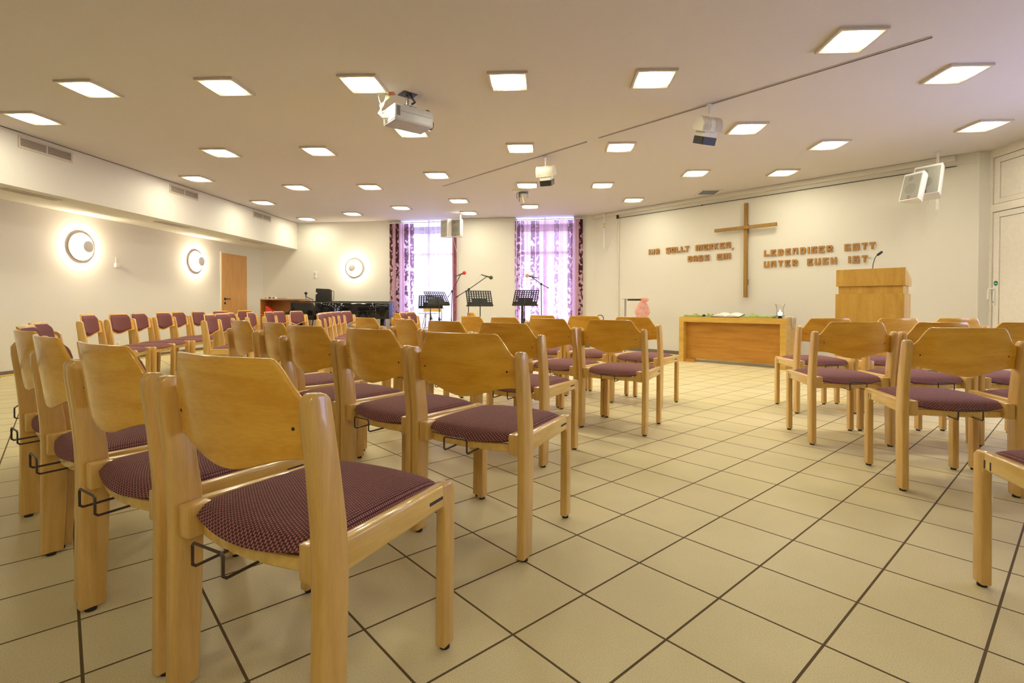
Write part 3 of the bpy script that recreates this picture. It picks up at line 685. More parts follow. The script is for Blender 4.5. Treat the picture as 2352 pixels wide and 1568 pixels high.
def letter(c, s0, s1, z0, z1, word, k):
    g = GL[c]; nr, nc = len(g), len(g[0]); bm = NB(); cw_, ch_ = (s1-s0)/nc, (z1-z0)/nr
    V = {}
    def vt(i, j):
        if (i, j) not in V: V[(i, j)] = bm.verts.new((i*cw_, -.022, z1-z0-j*ch_))
        return V[(i, j)]
    for j, row in enumerate(g):
        for i, q in enumerate(row):
            if q == '1': bm.faces.new((vt(i, j), vt(i, j+1), vt(i+1, j+1), vt(i+1, j)))
    ex = bmesh.ops.extrude_face_region(bm, geom=list(bm.faces))
    bmesh.ops.translate(bm, verts=[v for v in ex['geom'] if isinstance(v, bmesh.types.BMVert)], vec=(0, .016, 0))
    bmesh.ops.recalc_face_normals(bm, faces=bm.faces)
    ed = [e for e in bm.edges if len(e.link_faces) == 2 and abs(e.verts[0].co.y-e.verts[1].co.y) > .01 and e.calc_face_angle() > 1]
    bmesh.ops.bevel(bm, geom=ed, offset=.006, segments=2, profile=.5, affect='EDGES', clamp_overlap=True)
    o = obj('wooden_letter', bm, 'letter', loc=cpt(s0, -.004, z0)); o.rotation_euler = (0, 0, CROT)
    ordn = ['first', 'second', 'third', 'fourth', 'fifth', 'sixth', 'seventh', 'eighth', 'ninth', 'tenth']
    if c == ',': lab = 'wooden comma after the word MERKEN on the wall'
    else: lab = 'wooden letter %s, %s of the word %s on the wall' % (c, ordn[k], word)
    tag(o, lab, 'letter', 'wooden letters of the verse on the wall')
def line(items, words, z0, z1):
    it = iter(items)
    for wd in words:
        for k, c in enumerate(wd):
            cc, a, b = next(it)
            letter(cc, a, b, z0, z1, wd, k)
line([('I', 1.461, 1.498), ('H', 1.522, 1.601), ('R', 1.629, 1.717), ('S', 1.86, 1.952), ('O', 1.973, 2.06), ('L', 2.085, 2.166), ('L', 2.182, 2.272), ('T', 2.27, 2.357), ('M', 2.493, 2.625), ('E', 2.641, 2.733), ('R', 2.75, 2.835), ('K', 2.858, 2.942), ('E', 2.969, 3.057), ('N', 3.078, 3.17)], ['IHR', 'SOLLT', 'MERKEN'], 1.966, 2.075)
letter(',', 3.194, 3.22, 1.922, 1.967, 'MERKEN', 0)
line([('D', 2.332, 2.421), ('A', 2.442, 2.529), ('S', 2.553, 2.641), ('S', 2.677, 2.765), ('E', 2.917, 3.01), ('I', 3.03, 3.062), ('N', 3.08, 3.171)], ['DASS', 'EIN'], 1.774, 1.88)
line([('L', 3.752, 3.84), ('E', 3.86, 3.948), ('B', 3.979, 4.067), ('E', 4.097, 4.181), ('N', 4.209, 4.291), ('D', 4.324, 4.407), ('I', 4.434, 4.464), ('G', 4.488, 4.571), ('E', 4.595, 4.679), ('R', 4.708, 4.795), ('G', 4.951, 5.034), ('O', 5.063, 5.149), ('T', 5.176, 5.252), ('T', 5.275, 5.352)], ['LEBENDIGER', 'GOTT'], 1.776, 1.88)
line([('U', 3.753, 3.84), ('N', 3.863, 3.95), ('T', 3.983, 4.06), ('E', 4.09, 4.175), ('R', 4.205, 4.289), ('E', 4.43, 4.515), ('U', 4.539, 4.622), ('C', 4.652, 4.735), ('H', 4.764, 4.848), ('I', 5.004, 5.034), ('S', 5.063, 5.149), ('T', 5.18, 5.255)], ['UNTER', 'EUCH', 'IST'], 1.587, 1.693)

# pipe, hanging connector and cable at the corner of the front wall
bm = NB(); tube(bm, [(0, 0, 0), (0, 0, 2.79)], .016, 10)
o = obj('wall_pipe', bm, 'wall', loc=cpt(.70, -.020), smooth=True); o.rotation_euler = (0, 0, CROT); tag(o, 'thin painted pipe running down the wall left of the cross', 'pipe')
t = thing('ceiling_rod', 'white rod with yellow connectors hanging from the ceiling beside the right curtain', 'rod', cpt(.38, -.10, CEIL), CROT)
bm = NB(); lathe(bm, [(.03, 0), (.03, -.02), (.014, -.03), (0, -.03)], 14); obj('mount', bm, 'white', t, smooth=True)
bm = NB(); tube(bm, [(0, 0, -.02), (0, 0, -.76)], .012, 10); obj('rod', bm, 'white', t, smooth=True)
for z in (-.25, -.31):
    bm = NB(); lathe(bm, [(0, .025), (.02, .02), (.02, -.02), (0, -.025)], 12, Matrix.Translation((0, 0, z))); obj('connector', bm, 'yellowcab', t, smooth=True)
bm = NB(); tube(bm, [(0, -.0, -.76), (.02, 0, -.80), (.05, 0, -.83), (.10, 0, -.80), (.15, 0, -.68), (.20, 0, -.60), (.27, .04, -.55), (.28, .06, -.4), (.285, .06, -.2)], .004, 6); obj('cable', bm, 'cable_w', t, smooth=True)

# side table with pink organza bag
t = thing('side_table', 'tall small table with thin metal legs against the wall left of the altar', 'table', (1.66, 9.96, 0), radians(-4))
bm = NB(); bx(bm, -.235, .235, -.15, .15, 1.066, 1.078); obj('table_top', bm, 'alu', t, bevel=.002, seg=1)
bm = NB(); bx(bm, -.14, .17, -.10, .10, 1.035, 1.065); obj('underframe', bm, plain('brown_metal', (.10, .08, .06), .4), t, bevel=.004)
for x, y in ((-.18, -.12), (.18, -.12), (-.18, .12), (.18, .12)):
    bm = NB(); tube(bm, [(x, y, 0), (x, y, 1.066)], .006, 8); obj('leg', bm, 'base', t, smooth=True)
def pinkmat():
    m = bpy.data.materials.new('pink_organza'); m.use_nodes = True; nt = m.node_tree; nt.nodes.clear()
    o = N(nt, 'ShaderNodeOutputMaterial'); d = N(nt, 'ShaderNodeBsdfDiffuse'); tl = N(nt, 'ShaderNodeBsdfTranslucent'); tp = N(nt, 'ShaderNodeBsdfTransparent')
    tc = N(nt, 'ShaderNodeTexCoord'); n = N(nt, 'ShaderNodeTexNoise', i_Scale=14.0); nt.links.new(tc.outputs['Object'], n.inputs['Vector'])
    r = N(nt, 'ShaderNodeValToRGB'); e = r.color_ramp.elements; e[0].position = .35; e[0].color = (.90, .26, .22, 1); e[1].position = .65; e[1].color = (.95, .58, .50, 1); nt.links.new(n.outputs['Fac'], r.inputs[0])
    nt.links.new(r.outputs[0], d.inputs[0]); nt.links.new(r.outputs[0], tl.inputs[0])
    a = N(nt, 'ShaderNodeMixShader'); a.inputs[0].default_value = .5; nt.links.new(d.outputs[0], a.inputs[1]); nt.links.new(tl.outputs[0], a.inputs[2])
    c = N(nt, 'ShaderNodeMixShader'); c.inputs[0].default_value = .55; nt.links.new(a.outputs[0], c.inputs[1]); nt.links.new(tp.outputs[0], c.inputs[2]); nt.links.new(c.outputs[0], o.inputs[0]); return m
MT['pink'] = pinkmat()
t = thing('organza_bag', 'sheer pink organza bag hanging from the tall small table', 'bag', (1.75, 9.70, .70), 0)
bm = NB(); rnd = random.Random(3)
prof = [(.05, 0), (.10, .03), (.135, .11), (.125, .18), (.095, .25), (.05, .31), (.028, .345), (.06, .375)]
vs = lathe(bm, prof, 18)
for v in bm.verts:
    a = atan2(v.co.y, v.co.x); k = 1+.09*sin(3*a+v.co.z*9)+.05*sin(7*a+v.co.z*20); v.co.x *= k; v.co.y *= k*.7; v.co.x += .10*max(0, v.co.z-.2)
obj('pouch', bm, 'pink', t)
bm = NB(); lathe(bm, [(0, .30), (.05, .31), (.075, .345), (.05, .375), (0, .37)], 14, Matrix.Translation((.05, 0, 0)))
for v in bm.verts: v.co.x += rnd.uniform(-.008, .008); v.co.z += rnd.uniform(-.008, .008)
obj('bow', bm, 'pink', t, smooth=True)

# ------------------------------------------------------------------ curtains and rails
def curtain(name, label, s0, s1, z0, z1, mat, y=-.06, amp=.022, period=.115, pinch=0):
    bm = NB(); nu = int((s1-s0)/.008); W_ = s1-s0
    def f(u, v):
        s = s0+u*W_; a = amp*(.55+.45*(1-v))
        return s+.004*sin(v*6+u*30), y+a*sin(2*pi*s/period+.8*sin(s*9))+.006*sin(s*90+v*4), z0+(z1-z0)*v
    grid(bm, f, nu, 10, uv=lambda u, v: (u, v))
    o = obj(name, bm, mat, smooth=True); o.location = BACK; o.rotation_euler = (0, 0, BROT); tag(o, label, 'curtain', 'birch-print curtains at the back windows'); return o
base = (.78, .54, .64)
curtain('curtain', 'left birch-print curtain of the left back window, dark brown trunks', 2.43, 3.048, .04, 2.86,
        curtain_mat('drape_left', base, [(.0, .14, 1), (.235, .385, 1), (.59, .755, .9), (.845, .99, .8)], .14, bark=11))
curtain('sheer_curtain', 'white sheer curtain in the middle of the left back window', 3.05, 3.985, .04, 2.86,
        curtain_mat('sheer_middle', (.86, .80, .90), [(.13, .25, .25), (.28, .40, .28), (.46, .53, .2), (.60, .66, .16)], .30, (.35, .2, .5)), y=-.05, amp=.014)
curtain('curtain', 'narrow dark brown curtain at the right edge of the left back window', 3.99, 4.085, .04, 2.86,
        curtain_mat('drape_narrow', (.42, .17, .15), [(.3, .9, .6)], .05), y=-.085, amp=.02, period=.07)
curtain('curtain', 'wide birch-print curtain of the right back window', 5.453, 6.993, .04, 2.86,
        curtain_mat('drape_right', base, [(.003, .012, 1), (.025, .075, .8), (.087, .14, .65), (.165, .20, .2), (.235, .295, .75), (.31, .36, .65), (.42, .495, .18), (.58, .65, .55), (.66, .715, .2), (.775, .85, .7), (.935, .999, 1)], .16, bark=26))
for s0, s1, z, w_ in ((2.42, 4.10, 2.885, 'left'), (5.44, 7.01, 2.885, 'right')):
    t = thing('curtain_rail', 'white double curtain rail above the %s back window' % w_, 'curtain rail', BACK, BROT, 'curtain rails at the back wall')
    for y in (-.075, -.035):
        bm = NB(); bx(bm, s0, s1, y-.008, y+.008, z-.018 if y < -.05 else z-.012, z+.002); obj('rail', bm, 'whitelac', t, bevel=.002, seg=1)
    for k in range(4):
        s = s0+.05+(s1-s0-.1)*k/3; bm = NB(); bx(bm, s-.008, s+.008, -.09, 0, z-.002, z+.012); obj('bracket', bm, 'dark', t)
bm = NB(); tube(bm, [(4.02, -.03, 2.92), (4.4, -.03, 2.925), (5.46, -.03, 2.92)], .012, 8); o = obj('conduit', bm, 'wall', loc=BACK, smooth=True); o.rotation_euler = (0, 0, BROT); tag(o, 'thin conduit along the ceiling between the two back windows', 'conduit')

# ------------------------------------------------------------------ wall lamps
def wall_lamp(label, loc, rz):
    t = thing('wall_lamp', label, 'wall lamp', loc, rz, 'round lit wall lamps')
    bm = NB(); R = Matrix.Rotation(pi/2, 4, 'X')
    lathe(bm, [(.207, .0), (.212, .004), (.212, .018), (.209, .022), (.203, .022), (.198, .016), (.198, .004)], 48, R); obj('rim', bm, plain('lamp_rim', (.85, .74, .64), .6), t, smooth=True)
    bm = NB(); lathe(bm, [(.197, .004), (.12, .012), (.03, .016), (0, .016)], 40, R); obj('dish', bm, 'white', t, smooth=True)
    bm = NB(); lathe(bm, [(.012, .016), (.012, .14)], 12, R); obj('stem', bm, 'white', t, smooth=True)
    bm = NB(); lathe(bm, [(.0, .085), (.030, .088), (.034, .10), (.030, .125), (.014, .13)], 20, R); o = obj('bulb', bm, 'bulb', t, smooth=True); o['label'] = 'glowing bulb'
    bm = NB(); lathe(bm, [(.0, .128), (.085, .128), (.088, .134), (.070, .150), (.035, .160), (0, .163)], 32, R); obj('cap', bm, 'white', t, smooth=True)
    return t
wall_lamp('round wall lamp on the left wall, the nearer one', (LX, 7.48, 1.815), radians(90))
wall_lamp('round wall lamp on the left wall, next to the wooden door', (LX, 10.01, 1.81), radians(90))
wall_lamp('round wall lamp on the back wall above the piano', bpt(1.515, 0, 1.83), BROT)

# small wall fittings
def plate(name, label, cat, loc, rz, w_, h_, rocker=True, d=.012):
    t = thing(name, label, cat, loc, rz)
    bm = NB(); bx(bm, -w_/2, w_/2, -d, 0, -h_/2, h_/2); obj('cover_plate', bm, 'white', t, bevel=.003)
    bm = NB(); bx(bm, -w_/3.2, w_/3.2, -d-.004, -d+.001, -h_/3.2, h_/3.2); obj('insert', bm, 'vent' if rocker else 'dark', t, bevel=.002, seg=1)
plate('thermostat', 'small white room thermostat on the left wall between the lamps', 'thermostat', (LX, 8.12, 1.58), radians(90), .075, .065, d=.03)
bm = NB(); bx(bm, -.004, .004, -.006, 0, 0, .10); o = obj('cable_duct', bm, 'wall', loc=(LX, 8.12, 1.615)); o.rotation_euler = (0, 0, radians(90)); tag(o, 'thin cable duct above the thermostat', 'cable duct')
plate('wall_socket', 'white power socket low on the left wall behind the chairs', 'socket', (LX, 8.12, .292), radians(90), .085, .085)
plate('light_switch', 'upper of the two switches on the back wall above the piano', 'switch', bpt(.483, 0, 1.726), BROT, .08, .08)
plate('light_switch', 'lower of the two switches on the back wall above the piano', 'switch', bpt(.483, 0, 1.63), BROT, .08, .08)

# air vents
def vent(label, M_, w_, h_, nsl):
    t = thing('air_vent', label, 'air vent', (0, 0, 0), 0, 'slatted air vents of the bulkhead'); t.matrix_world = M_
    bm = NB(); f = .022
    for x0, x1, z0, z1 in ((0, w_, 0, f), (0, w_, h_-f, h_), (0, f, f, h_-f), (w_-f, w_, f, h_-f), (w_/2-.006, w_/2+.006, f, h_-f)): bx(bm, x0, x1, -.012, 0, z0, z1)
    obj('frame', bm, 'vent', t, bevel=.002, seg=1)
    bm = NB(); bx(bm, f, w_-f, -.002, .0, f, h_-f); obj('backing', bm, 'ventdk', t)
    bm = NB()
    for k in range(nsl):
        z = f+(h_-2*f)*(k+.5)/nsl; bx(bm, f, w_-f, -.008, -.003, z-.0035, z+.0035)
    obj('slats', bm, 'vent', t)
for k, (y0, y1) in enumerate(((5.715, 6.40), (8.105, 8.79), (10.47, 11.155))):
    nm = ('nearest', 'middle', 'farthest')[k]
    vent('%s slatted air vent on the vertical face of the bulkhead' % nm, Matrix.Translation((BULKX, y0, 2.768)) @ Matrix.Rotation(radians(90), 4, 'Z'), y1-y0, .142, 6)
    vent('%s flat air vent in the underside of the bulkhead' % nm, Matrix.Translation((-6.47, y0+.03, 2.305)) @ Matrix.Rotation(radians(90), 4, 'Z') @ Matrix.Rotation(radians(90), 4, 'X'), y1-y0, .13, 4)

# ceiling hatch and bracket
t = thing('ceiling_hatch', 'square grey mesh hatch in the ceiling above the cross', 'hatch', (2.82, 9.23, CEIL), 0)
bm = NB()
for x0, x1, y0, y1 in ((-.18, .18, -.2, -.165), (-.18, .18, .165, .2), (-.18, -.15, -.165, .165), (.15, .18, -.165, .165)): bx(bm, x0, x1, y0, y1, -.012, 0)
obj('frame', bm, 'whitelac', t); bm = NB(); bx(bm, -.15, .15, -.165, .165, -.008, -.001); obj('mesh', bm, 'hatch', t)
t = thing('ceiling_bracket', 'small round ceiling mount with dangling plugs', 'bracket', (-.56, 8.98, CEIL), 0)
bm = NB(); lathe(bm, [(.085, 0), (.085, -.012), (.06, -.03), (0, -.03)], 20); obj('mount', bm, 'whitelac', t, smooth=True)
bm = NB(); bx(bm, .06, .20, -.02, .02, -.055, -.025); bx(bm, .17, .20, -.02, .02, -.12, -.055); bx(bm, .03, .07, -.01, .01, -.12, -.03); obj('clamp', bm, 'black', t)
bm = NB(); tube(bm, [(.10, 0, -.055), (.10, 0, -.14), (.12, 0, -.22)], [.008, .014, .018]); obj('plug', bm, plain('brass', (.35, .28, .14), .4, metal=.5), t, smooth=True)
bm = NB(); tube(bm, [(.01, 0, -.03), (.0, 0, -.09), (.01, 0, -.15)], .006); tube(bm, [(.045, 0, -.03), (.05, 0, -.13), (.045, 0, -.20)], .006); obj('cable_end', bm, 'black', t, smooth=True)

# ceiling track in two pieces with two spotlights
for a, b, w_ in (((-1.78, 8.607), (.46, 6.346), 'farther'), ((.595, 6.204), (2.853, 3.986), 'nearer')):
    A = Vector((a[0], a[1], CEIL)); B = Vector((b[0], b[1], CEIL)); L = (B-A).length; rz = atan2(B.y-A.y, B.x-A.x)
    t = thing('light_track', 'slim dark light track in the ceiling, %s piece' % w_, 'light track', A, rz, 'ceiling light track pieces')
    bm = NB(); bx(bm, 0, L, -.010, .010, -.006, 0); obj('channel', bm, plain('track_brown_%s' % w_, (.06, .025, .015), .5), t)
    bm = NB(); bx(bm, 0, L, .0105, .016, -.007, 0); bx(bm, 0, L, -.016, -.0105, -.007, 0); obj('edge', bm, 'ceil', t)
def spot(label, x, y, rz, tilt):
    t = thing('track_spotlight', label, 'spotlight', (x, y, CEIL), rz, 'spotlights on the ceiling track')
    bm = NB(); bx(bm, -.03, .03, -.016, .016, -.03, -.008); tube(bm, [(0, 0, -.03), (0, 0, -.10)], .014, 10); tube(bm, [(0, 0, -.03), (0, 0, -.16)], .008, 8); obj('stem', bm, 'white', t, smooth=True)
    Mh = Matrix.Translation((0, 0, -.16)) @ Matrix.Rotation(tilt, 4, 'X')
    bm = NB(); prof = []
    n = 14
    pr = [(.085*cos(pi*k/n)*1.0, .075*sin(pi*k/n)) for k in range(n+1)]
    pr = [(-.085, -.11)]+[(-.085*cos(pi*k/n), -.06+.085*sin(pi*k/n)) for k in range(n+1)]+[(.085, -.11)]
    prism(bm, pr, 'x', -.12, .12, Mh); hd = obj('housing', bm, 'spot', t)
    bm = NB()
    for k in range(17):
        xx = -.112+.014*k
        if abs(xx) < .02: continue
        pr2 = [(-.089, -.10)]+[(-.089*cos(pi*q/n), -.06+.090*sin(pi*q/n)) for q in range(n+1)]+[(.089, -.10)]
        prism(bm, pr2, 'x', xx-.002, xx+.002, Mh)
    obj('cooling_fins', bm, 'vent', hd)
    bm = NB(); bx(bm, -.075, .075, -.075, .075, -.16, -.11, Mh); obj('lamp_box', bm, 'spot', hd)
    for q, (x0, x1, y0, y1) in enumerate(((-.075, .075, -.080, -.076), (-.075, .075, .076, .080), (-.080, -.076, -.075, .075), (.076, .080, -.075, .075))):
        bm = NB(); bx(bm, x0, x1, y0, y1, -.235, -.16, Mh); obj('barn_door', bm, 'black', hd)
spot('middle spotlight on the ceiling track, the farther one', -.045, 6.912, radians(-18), radians(22))
spot('spotlight on the ceiling track near the ceiling light, the nearer one', 1.597, 5.209, radians(22), radians(22))

# projector
PR = radians(41.5); PP = Vector((-1.42, 4.69, 0))
t = thing('ceiling_projector', 'light grey projector hanging from a black ceiling mount', 'projector', PP, PR)
bm = NB(); bx(bm, 0, .40, 0, .26, 2.665, 2.81); vs = [v for v in bm.verts]
body = obj('body', bm, 'pcgrey', t, bevel=.012, seg=3)
bm = NB(); bx(bm, .005, .395, .005, .255, 2.658, 2.667); obj('bottom_cover', bm, plain('projector_underside', (.40, .38, .42), .5), body)
bm = NB(); bx(bm, .02, .055, -.0015, .01, 2.70, 2.79); obj('side_grille', bm, plain('grey_grille', (.16, .16, .15), .6, noise=.3, scale=500), body)
bm = NB(); bx(bm, .06, .39, -.001, .01, 2.744, 2.746); obj('seam', bm, 'dark', body)
bm = NB(); lathe(bm, [(.052, 0), (.052, .035), (.044, .045), (.040, .02), (0, .018)], 28, Matrix.Translation((.39, .10, 2.715)) @ Matrix.Rotation(pi/2, 4, 'Y')); obj('lens', bm, 'proglass', body, smooth=True)
bm = NB(); lathe(bm, [(.022, 0), (.022, .02), (0, .022)], 14, Matrix.Translation((.36, .05, 2.808))); obj('foot', bm, 'black', body, smooth=True)
mount = bpy.data.objects.new('ceiling_mount', None); COL.objects.link(mount); mount.parent = t
bm = NB(); bx(bm, .10, .245, .02, .155, CEIL-.006, CEIL-.001); obj('plate', bm, 'black', mount, bevel=.002, seg=1)
bm = NB(); tube(bm, [(.17, .09, CEIL-.006), (.17, .09, 2.835)], .013, 12); obj('pole', bm, 'chrome', mount, smooth=True)
bm = NB(); bx(bm, .11, .25, .05, .13, 2.812, 2.838); obj('joint', bm, 'chrome', mount, bevel=.005)
bm = NB(); tube(bm, [(.18, .05, CEIL-.008), (.20, .04, 2.90), (.22, .03, 2.87), (.19, .04, 2.845)], .010); obj('strap', bm, 'black', mount, smooth=True)
# projector cables
t = thing('projector_cables', 'bundle of white and green cables from the ceiling box to the projector', 'cable bundle', (-1.52, 4.82, CEIL), 0)
bm = NB(); bx(bm, -.035, .055, -.02, .04, -.008, 0); obj('ceiling_box', bm, 'orange', t)
pe = Vector((-.02, .02, -.24))
for k, (dx, mt, r) in enumerate(((0, 'cable_w', .007), (.02, 'cable_g', .005), (-.015, 'cable_w', .006), (.01, 'yellowcab', .004))):
    bm = NB(); tube(bm, [(dx, 0, 0), (dx-.01, 0, -.05), (-.06-dx, -.01, -.12), (-.075+dx, -.02, -.20), (-.03+dx, -.03, -.245), (.03, -.02, -.235), (.07, .0, -.205+dx)], r, 8)
    obj('cable', bm, mt, t, smooth=True)
bm = NB(); n = 16; tube(bm, [(-.02+.035*cos(2*pi*k/n), -.02+.01*sin(4*pi*k/n), -.215+.035*sin(2*pi*k/n)) for k in range(n+1)], .006); obj('cable_loop', bm, 'cable_w', t, smooth=True)
bm = NB(); lathe(bm, [(.018, 0), (.018, -.01), (0, -.012)], 12, Matrix.Translation((-.10, .01, 0))); obj('rosette', bm, 'white', t, smooth=True)
bm = NB(); tube(bm, [(-.10, .01, -.01), (-.09, .0, -.06), (-.07, 0, -.12)], .004); obj('cable', bm, 'cable_w', t, smooth=True)

# ------------------------------------------------------------------ loudspeakers
def speaker(label, loc, rz, tilt, w_=.235, h_=.385, d_=.20, group=None, roll=0):
    t = thing('loudspeaker', label, 'loudspeaker', loc, 0, group); t.rotation_euler = (tilt, roll, rz)
    bm = NB(); prism(bm, [(-w_/2, 0), (w_/2, 0), (w_/2-.02, d_*.6), (w_/2-.05, d_), (-w_/2+.05, d_), (-w_/2+.02, d_*.6)], 'z', -h_, 0); obj('cabinet', bm, 'white', t, bevel=.006)
    bm = NB(); bx(bm, -w_/2+.014, w_/2-.014, -.006, .002, -h_+.012, -.030); g = obj('grille', bm, 'grille', t, bevel=.004)
    for r, x, z in ((.068, 0, -h_*.60), (.030, -.02, -h_*.22)):
        bm = NB(); lathe(bm, [(r, 0), (r, .0012), (0, .0016)], 28, Matrix.Translation((x, -.0058, z)) @ Matrix.Rotation(pi/2, 4, 'X')); obj('driver', bm, 'grilledk', g)
    bm = NB(); bx(bm, -.016, .016, -.0085, -.005, -h_+.018, -h_+.050); b = obj('badge', bm, plain('badge_orange', (.30, .06, .02), .5), g)
    bm = NB(); bx(bm, -.0125, .0125, -.0092, -.0084, -h_+.021, -h_+.047); obj('badge_field', bm, 'black', b)
    bm = NB(); bx(bm, -.007, .007, -.0098, -.0091, -h_+.028, -h_+.040); obj('badge_mark', bm, 'white', b)
    return t
speaker('left one of the loudspeaker pair in front of the left back window', (-2.245, 10.93, 2.785), radians(-40), radians(0), group='loudspeaker pair at the back')
speaker('right one of the loudspeaker pair in front of the left back window', (-2.0, 10.95, 2.80), radians(-20), radians(0), group='loudspeaker pair at the back')
def hanger(label, x, y, z0, arms, cable):
    t = thing('speaker_hanger', label, 'mounting pole', (x, y, 0))
    bm = NB(); tube(bm, [(0, 0, CEIL), (0, 0, z0)], .016, 10); obj('pole', bm, 'white', t, smooth=True)
    for a, b in arms:
        bm = NB(); tube(bm, [(0, 0, 2.52), (a-x, b-y, 2.50)], .012, 8); obj('arm', bm, 'white', t, smooth=True)
    bm = NB(); lathe(bm, [(.035, CEIL-.015), (.035, CEIL)], 16); obj('flange', bm, 'white', t, smooth=True)
    bm = NB(); tube(bm, cable, .004, 8); obj('cable', bm, 'cable_w', t, smooth=True)
hanger('white ceiling pole carrying the loudspeaker pair at the back', -1.93, 11.17, 2.35, [(-2.16, 11.10), (-1.93, 11.12)], [(0, 0, 2.35), (.01, -.02, 2.15), (-.02, -.02, 2.07), (-.08, -.02, 2.12), (-.12, -.02, 2.25), (-.15, -.02, 2.42)])
speaker('left one of the tilted loudspeaker pair high beside the white door', (4.53, 6.60, 2.60), radians(-70), radians(-16), .24, .36, .15, 'loudspeaker pair beside the white door')
speaker('right one of the tilted loudspeaker pair high beside the white door', (4.73, 6.64, 2.70), radians(-56), radians(-16), .30, .39, .19, 'loudspeaker pair beside the white door')
hanger('white ceiling pole carrying the loudspeaker pair beside the white door', 5.06, 6.94, 2.20, [(4.62, 6.76), (4.92, 6.78)], [(0, 0, 2.20), (.0, -.03, 2.10), (-.06, -.04, 2.06), (-.15, -.04, 2.10), (-.17, -.04, 2.22), (-.12, -.04, 2.36)])

# ------------------------------------------------------------------ music stands
def desk(bm, W_, H_):
    """perforated tray: plate with round holes left out of a grid"""
    nx, nz = 10, 6; px, pz = W_/(nx+.4), H_/(nz+1.6)
    def cell(cx, cz, hole):
        a, b = px/2, pz/2; n = 16; r = min(a, b)*.66
        if not hole:
            v = [bm.verts.new((cx+sx*a, 0, cz+sz*b)) for sx, sz in ((-1, -1), (1, -1), (1, 1), (-1, 1))]; bm.faces.new(v); return
        inn = [bm.verts.new((cx+r*cos(2*pi*k/n), 0, cz+r*sin(2*pi*k/n))) for k in range(n)]
        outp = []
        for k in range(n):
            c_, s_ = cos(2*pi*k/n), sin(2*pi*k/n); m_ = max(abs(c_), abs(s_)); outp.append(bm.verts.new((cx+a*c_/m_, 0, cz+b*s_/m_)))
        for k in range(n): bm.faces.new((inn[k], inn[(k+1) % n], outp[(k+1) % n], outp[k]))
    z0 = H_-pz*.3
    for j in range(nz):
        for i in range(nx):
            hole = j < 4 or i < 2 or i > 7
            cell(-W_/2+px*.2+px*(i+.5), z0-pz*(j+.5), hole)
    def q(x0, x1, z_0, z_1): bm.faces.new([bm.verts.new((x, 0, z)) for x, z in ((x0, z_0), (x1, z_0), (x1, z_1), (x0, z_1))])
    q(-W_/2, W_/2, 0, z0-pz*nz); q(-W_/2, W_/2, z0, H_); q(-W_/2, -W_/2+px*.2, z0-pz*nz, z0); q(W_/2-px*.2, W_/2, z0-pz*nz, z0)
def music_stand(label, x, y, rz, ztop, W_=.50, H_=.32, tilt=radians(-28)):
    t = thing('music_stand', label, 'music stand', (x, y, 0), rz, 'black perforated music stands')
    zb = ztop-H_*cos(tilt)
    bm = NB(); desk(bm, W_, H_); bmesh.ops.solidify(bm, geom=bm.faces, thickness=.0025)
    bmesh.ops.transform(bm, verts=bm.verts, matrix=Matrix.Translation((0, 0, zb)) @ Matrix.Rotation(tilt, 4, 'X')); d = obj('desk', bm, 'black', t)
    bm = NB(); bx(bm, -W_/2-.01, W_/2+.01, -.004, .05, -.004, 0); bx(bm, -W_/2-.01, W_/2+.01, .047, .05, 0, .02); bmesh.ops.transform(bm, verts=bm.verts, matrix=Matrix.Translation((0, 0, zb)) @ Matrix.Rotation(tilt, 4, 'X')); obj('ledge', bm, 'black', d)
    bm = NB(); tube(bm, [(0, .06, zb+.12), (0, .02, zb+.02), (0, 0, zb-.04), (0, 0, .62)], .009, 10); obj('upper_tube', bm, 'black', t, smooth=True)
    bm = NB(); tube(bm, [(0, 0, .66), (0, 0, .12)], .013, 10); obj('lower_tube', bm, 'black', t, smooth=True)
    bm = NB(); lathe(bm, [(.02, .63), (.022, .66), (.016, .70), (.01, .71)], 12); bx(bm, .01, .045, -.008, .008, .65, .67); obj('clamp', bm, 'black', t, smooth=True)
    for k in range(3):
        a = 2*pi*k/3+.5; bm = NB(); tube(bm, [(.012*cos(a), .012*sin(a), .30), (.28*cos(a), .28*sin(a), .008)], .006); obj('leg', bm, 'black', t, smooth=True)
music_stand('black music stand standing lowest, leftmost, in front of the white sheer curtain', -2.458, 10.60, radians(2), 1.146, .51, .27, radians(-10))
music_stand('black music stand turned aside, just behind the leftmost one', -2.13, 9.92, radians(38), 1.208, .46, .33, radians(-43))
music_stand('black music stand between the two curtained windows', -1.225, 9.16, radians(20), 1.207, .47, .31, radians(-34))
music_stand('black music stand rightmost, in front of the right curtain', -.43, 9.19, radians(-14), 1.219, .46, .31, radians(-34))

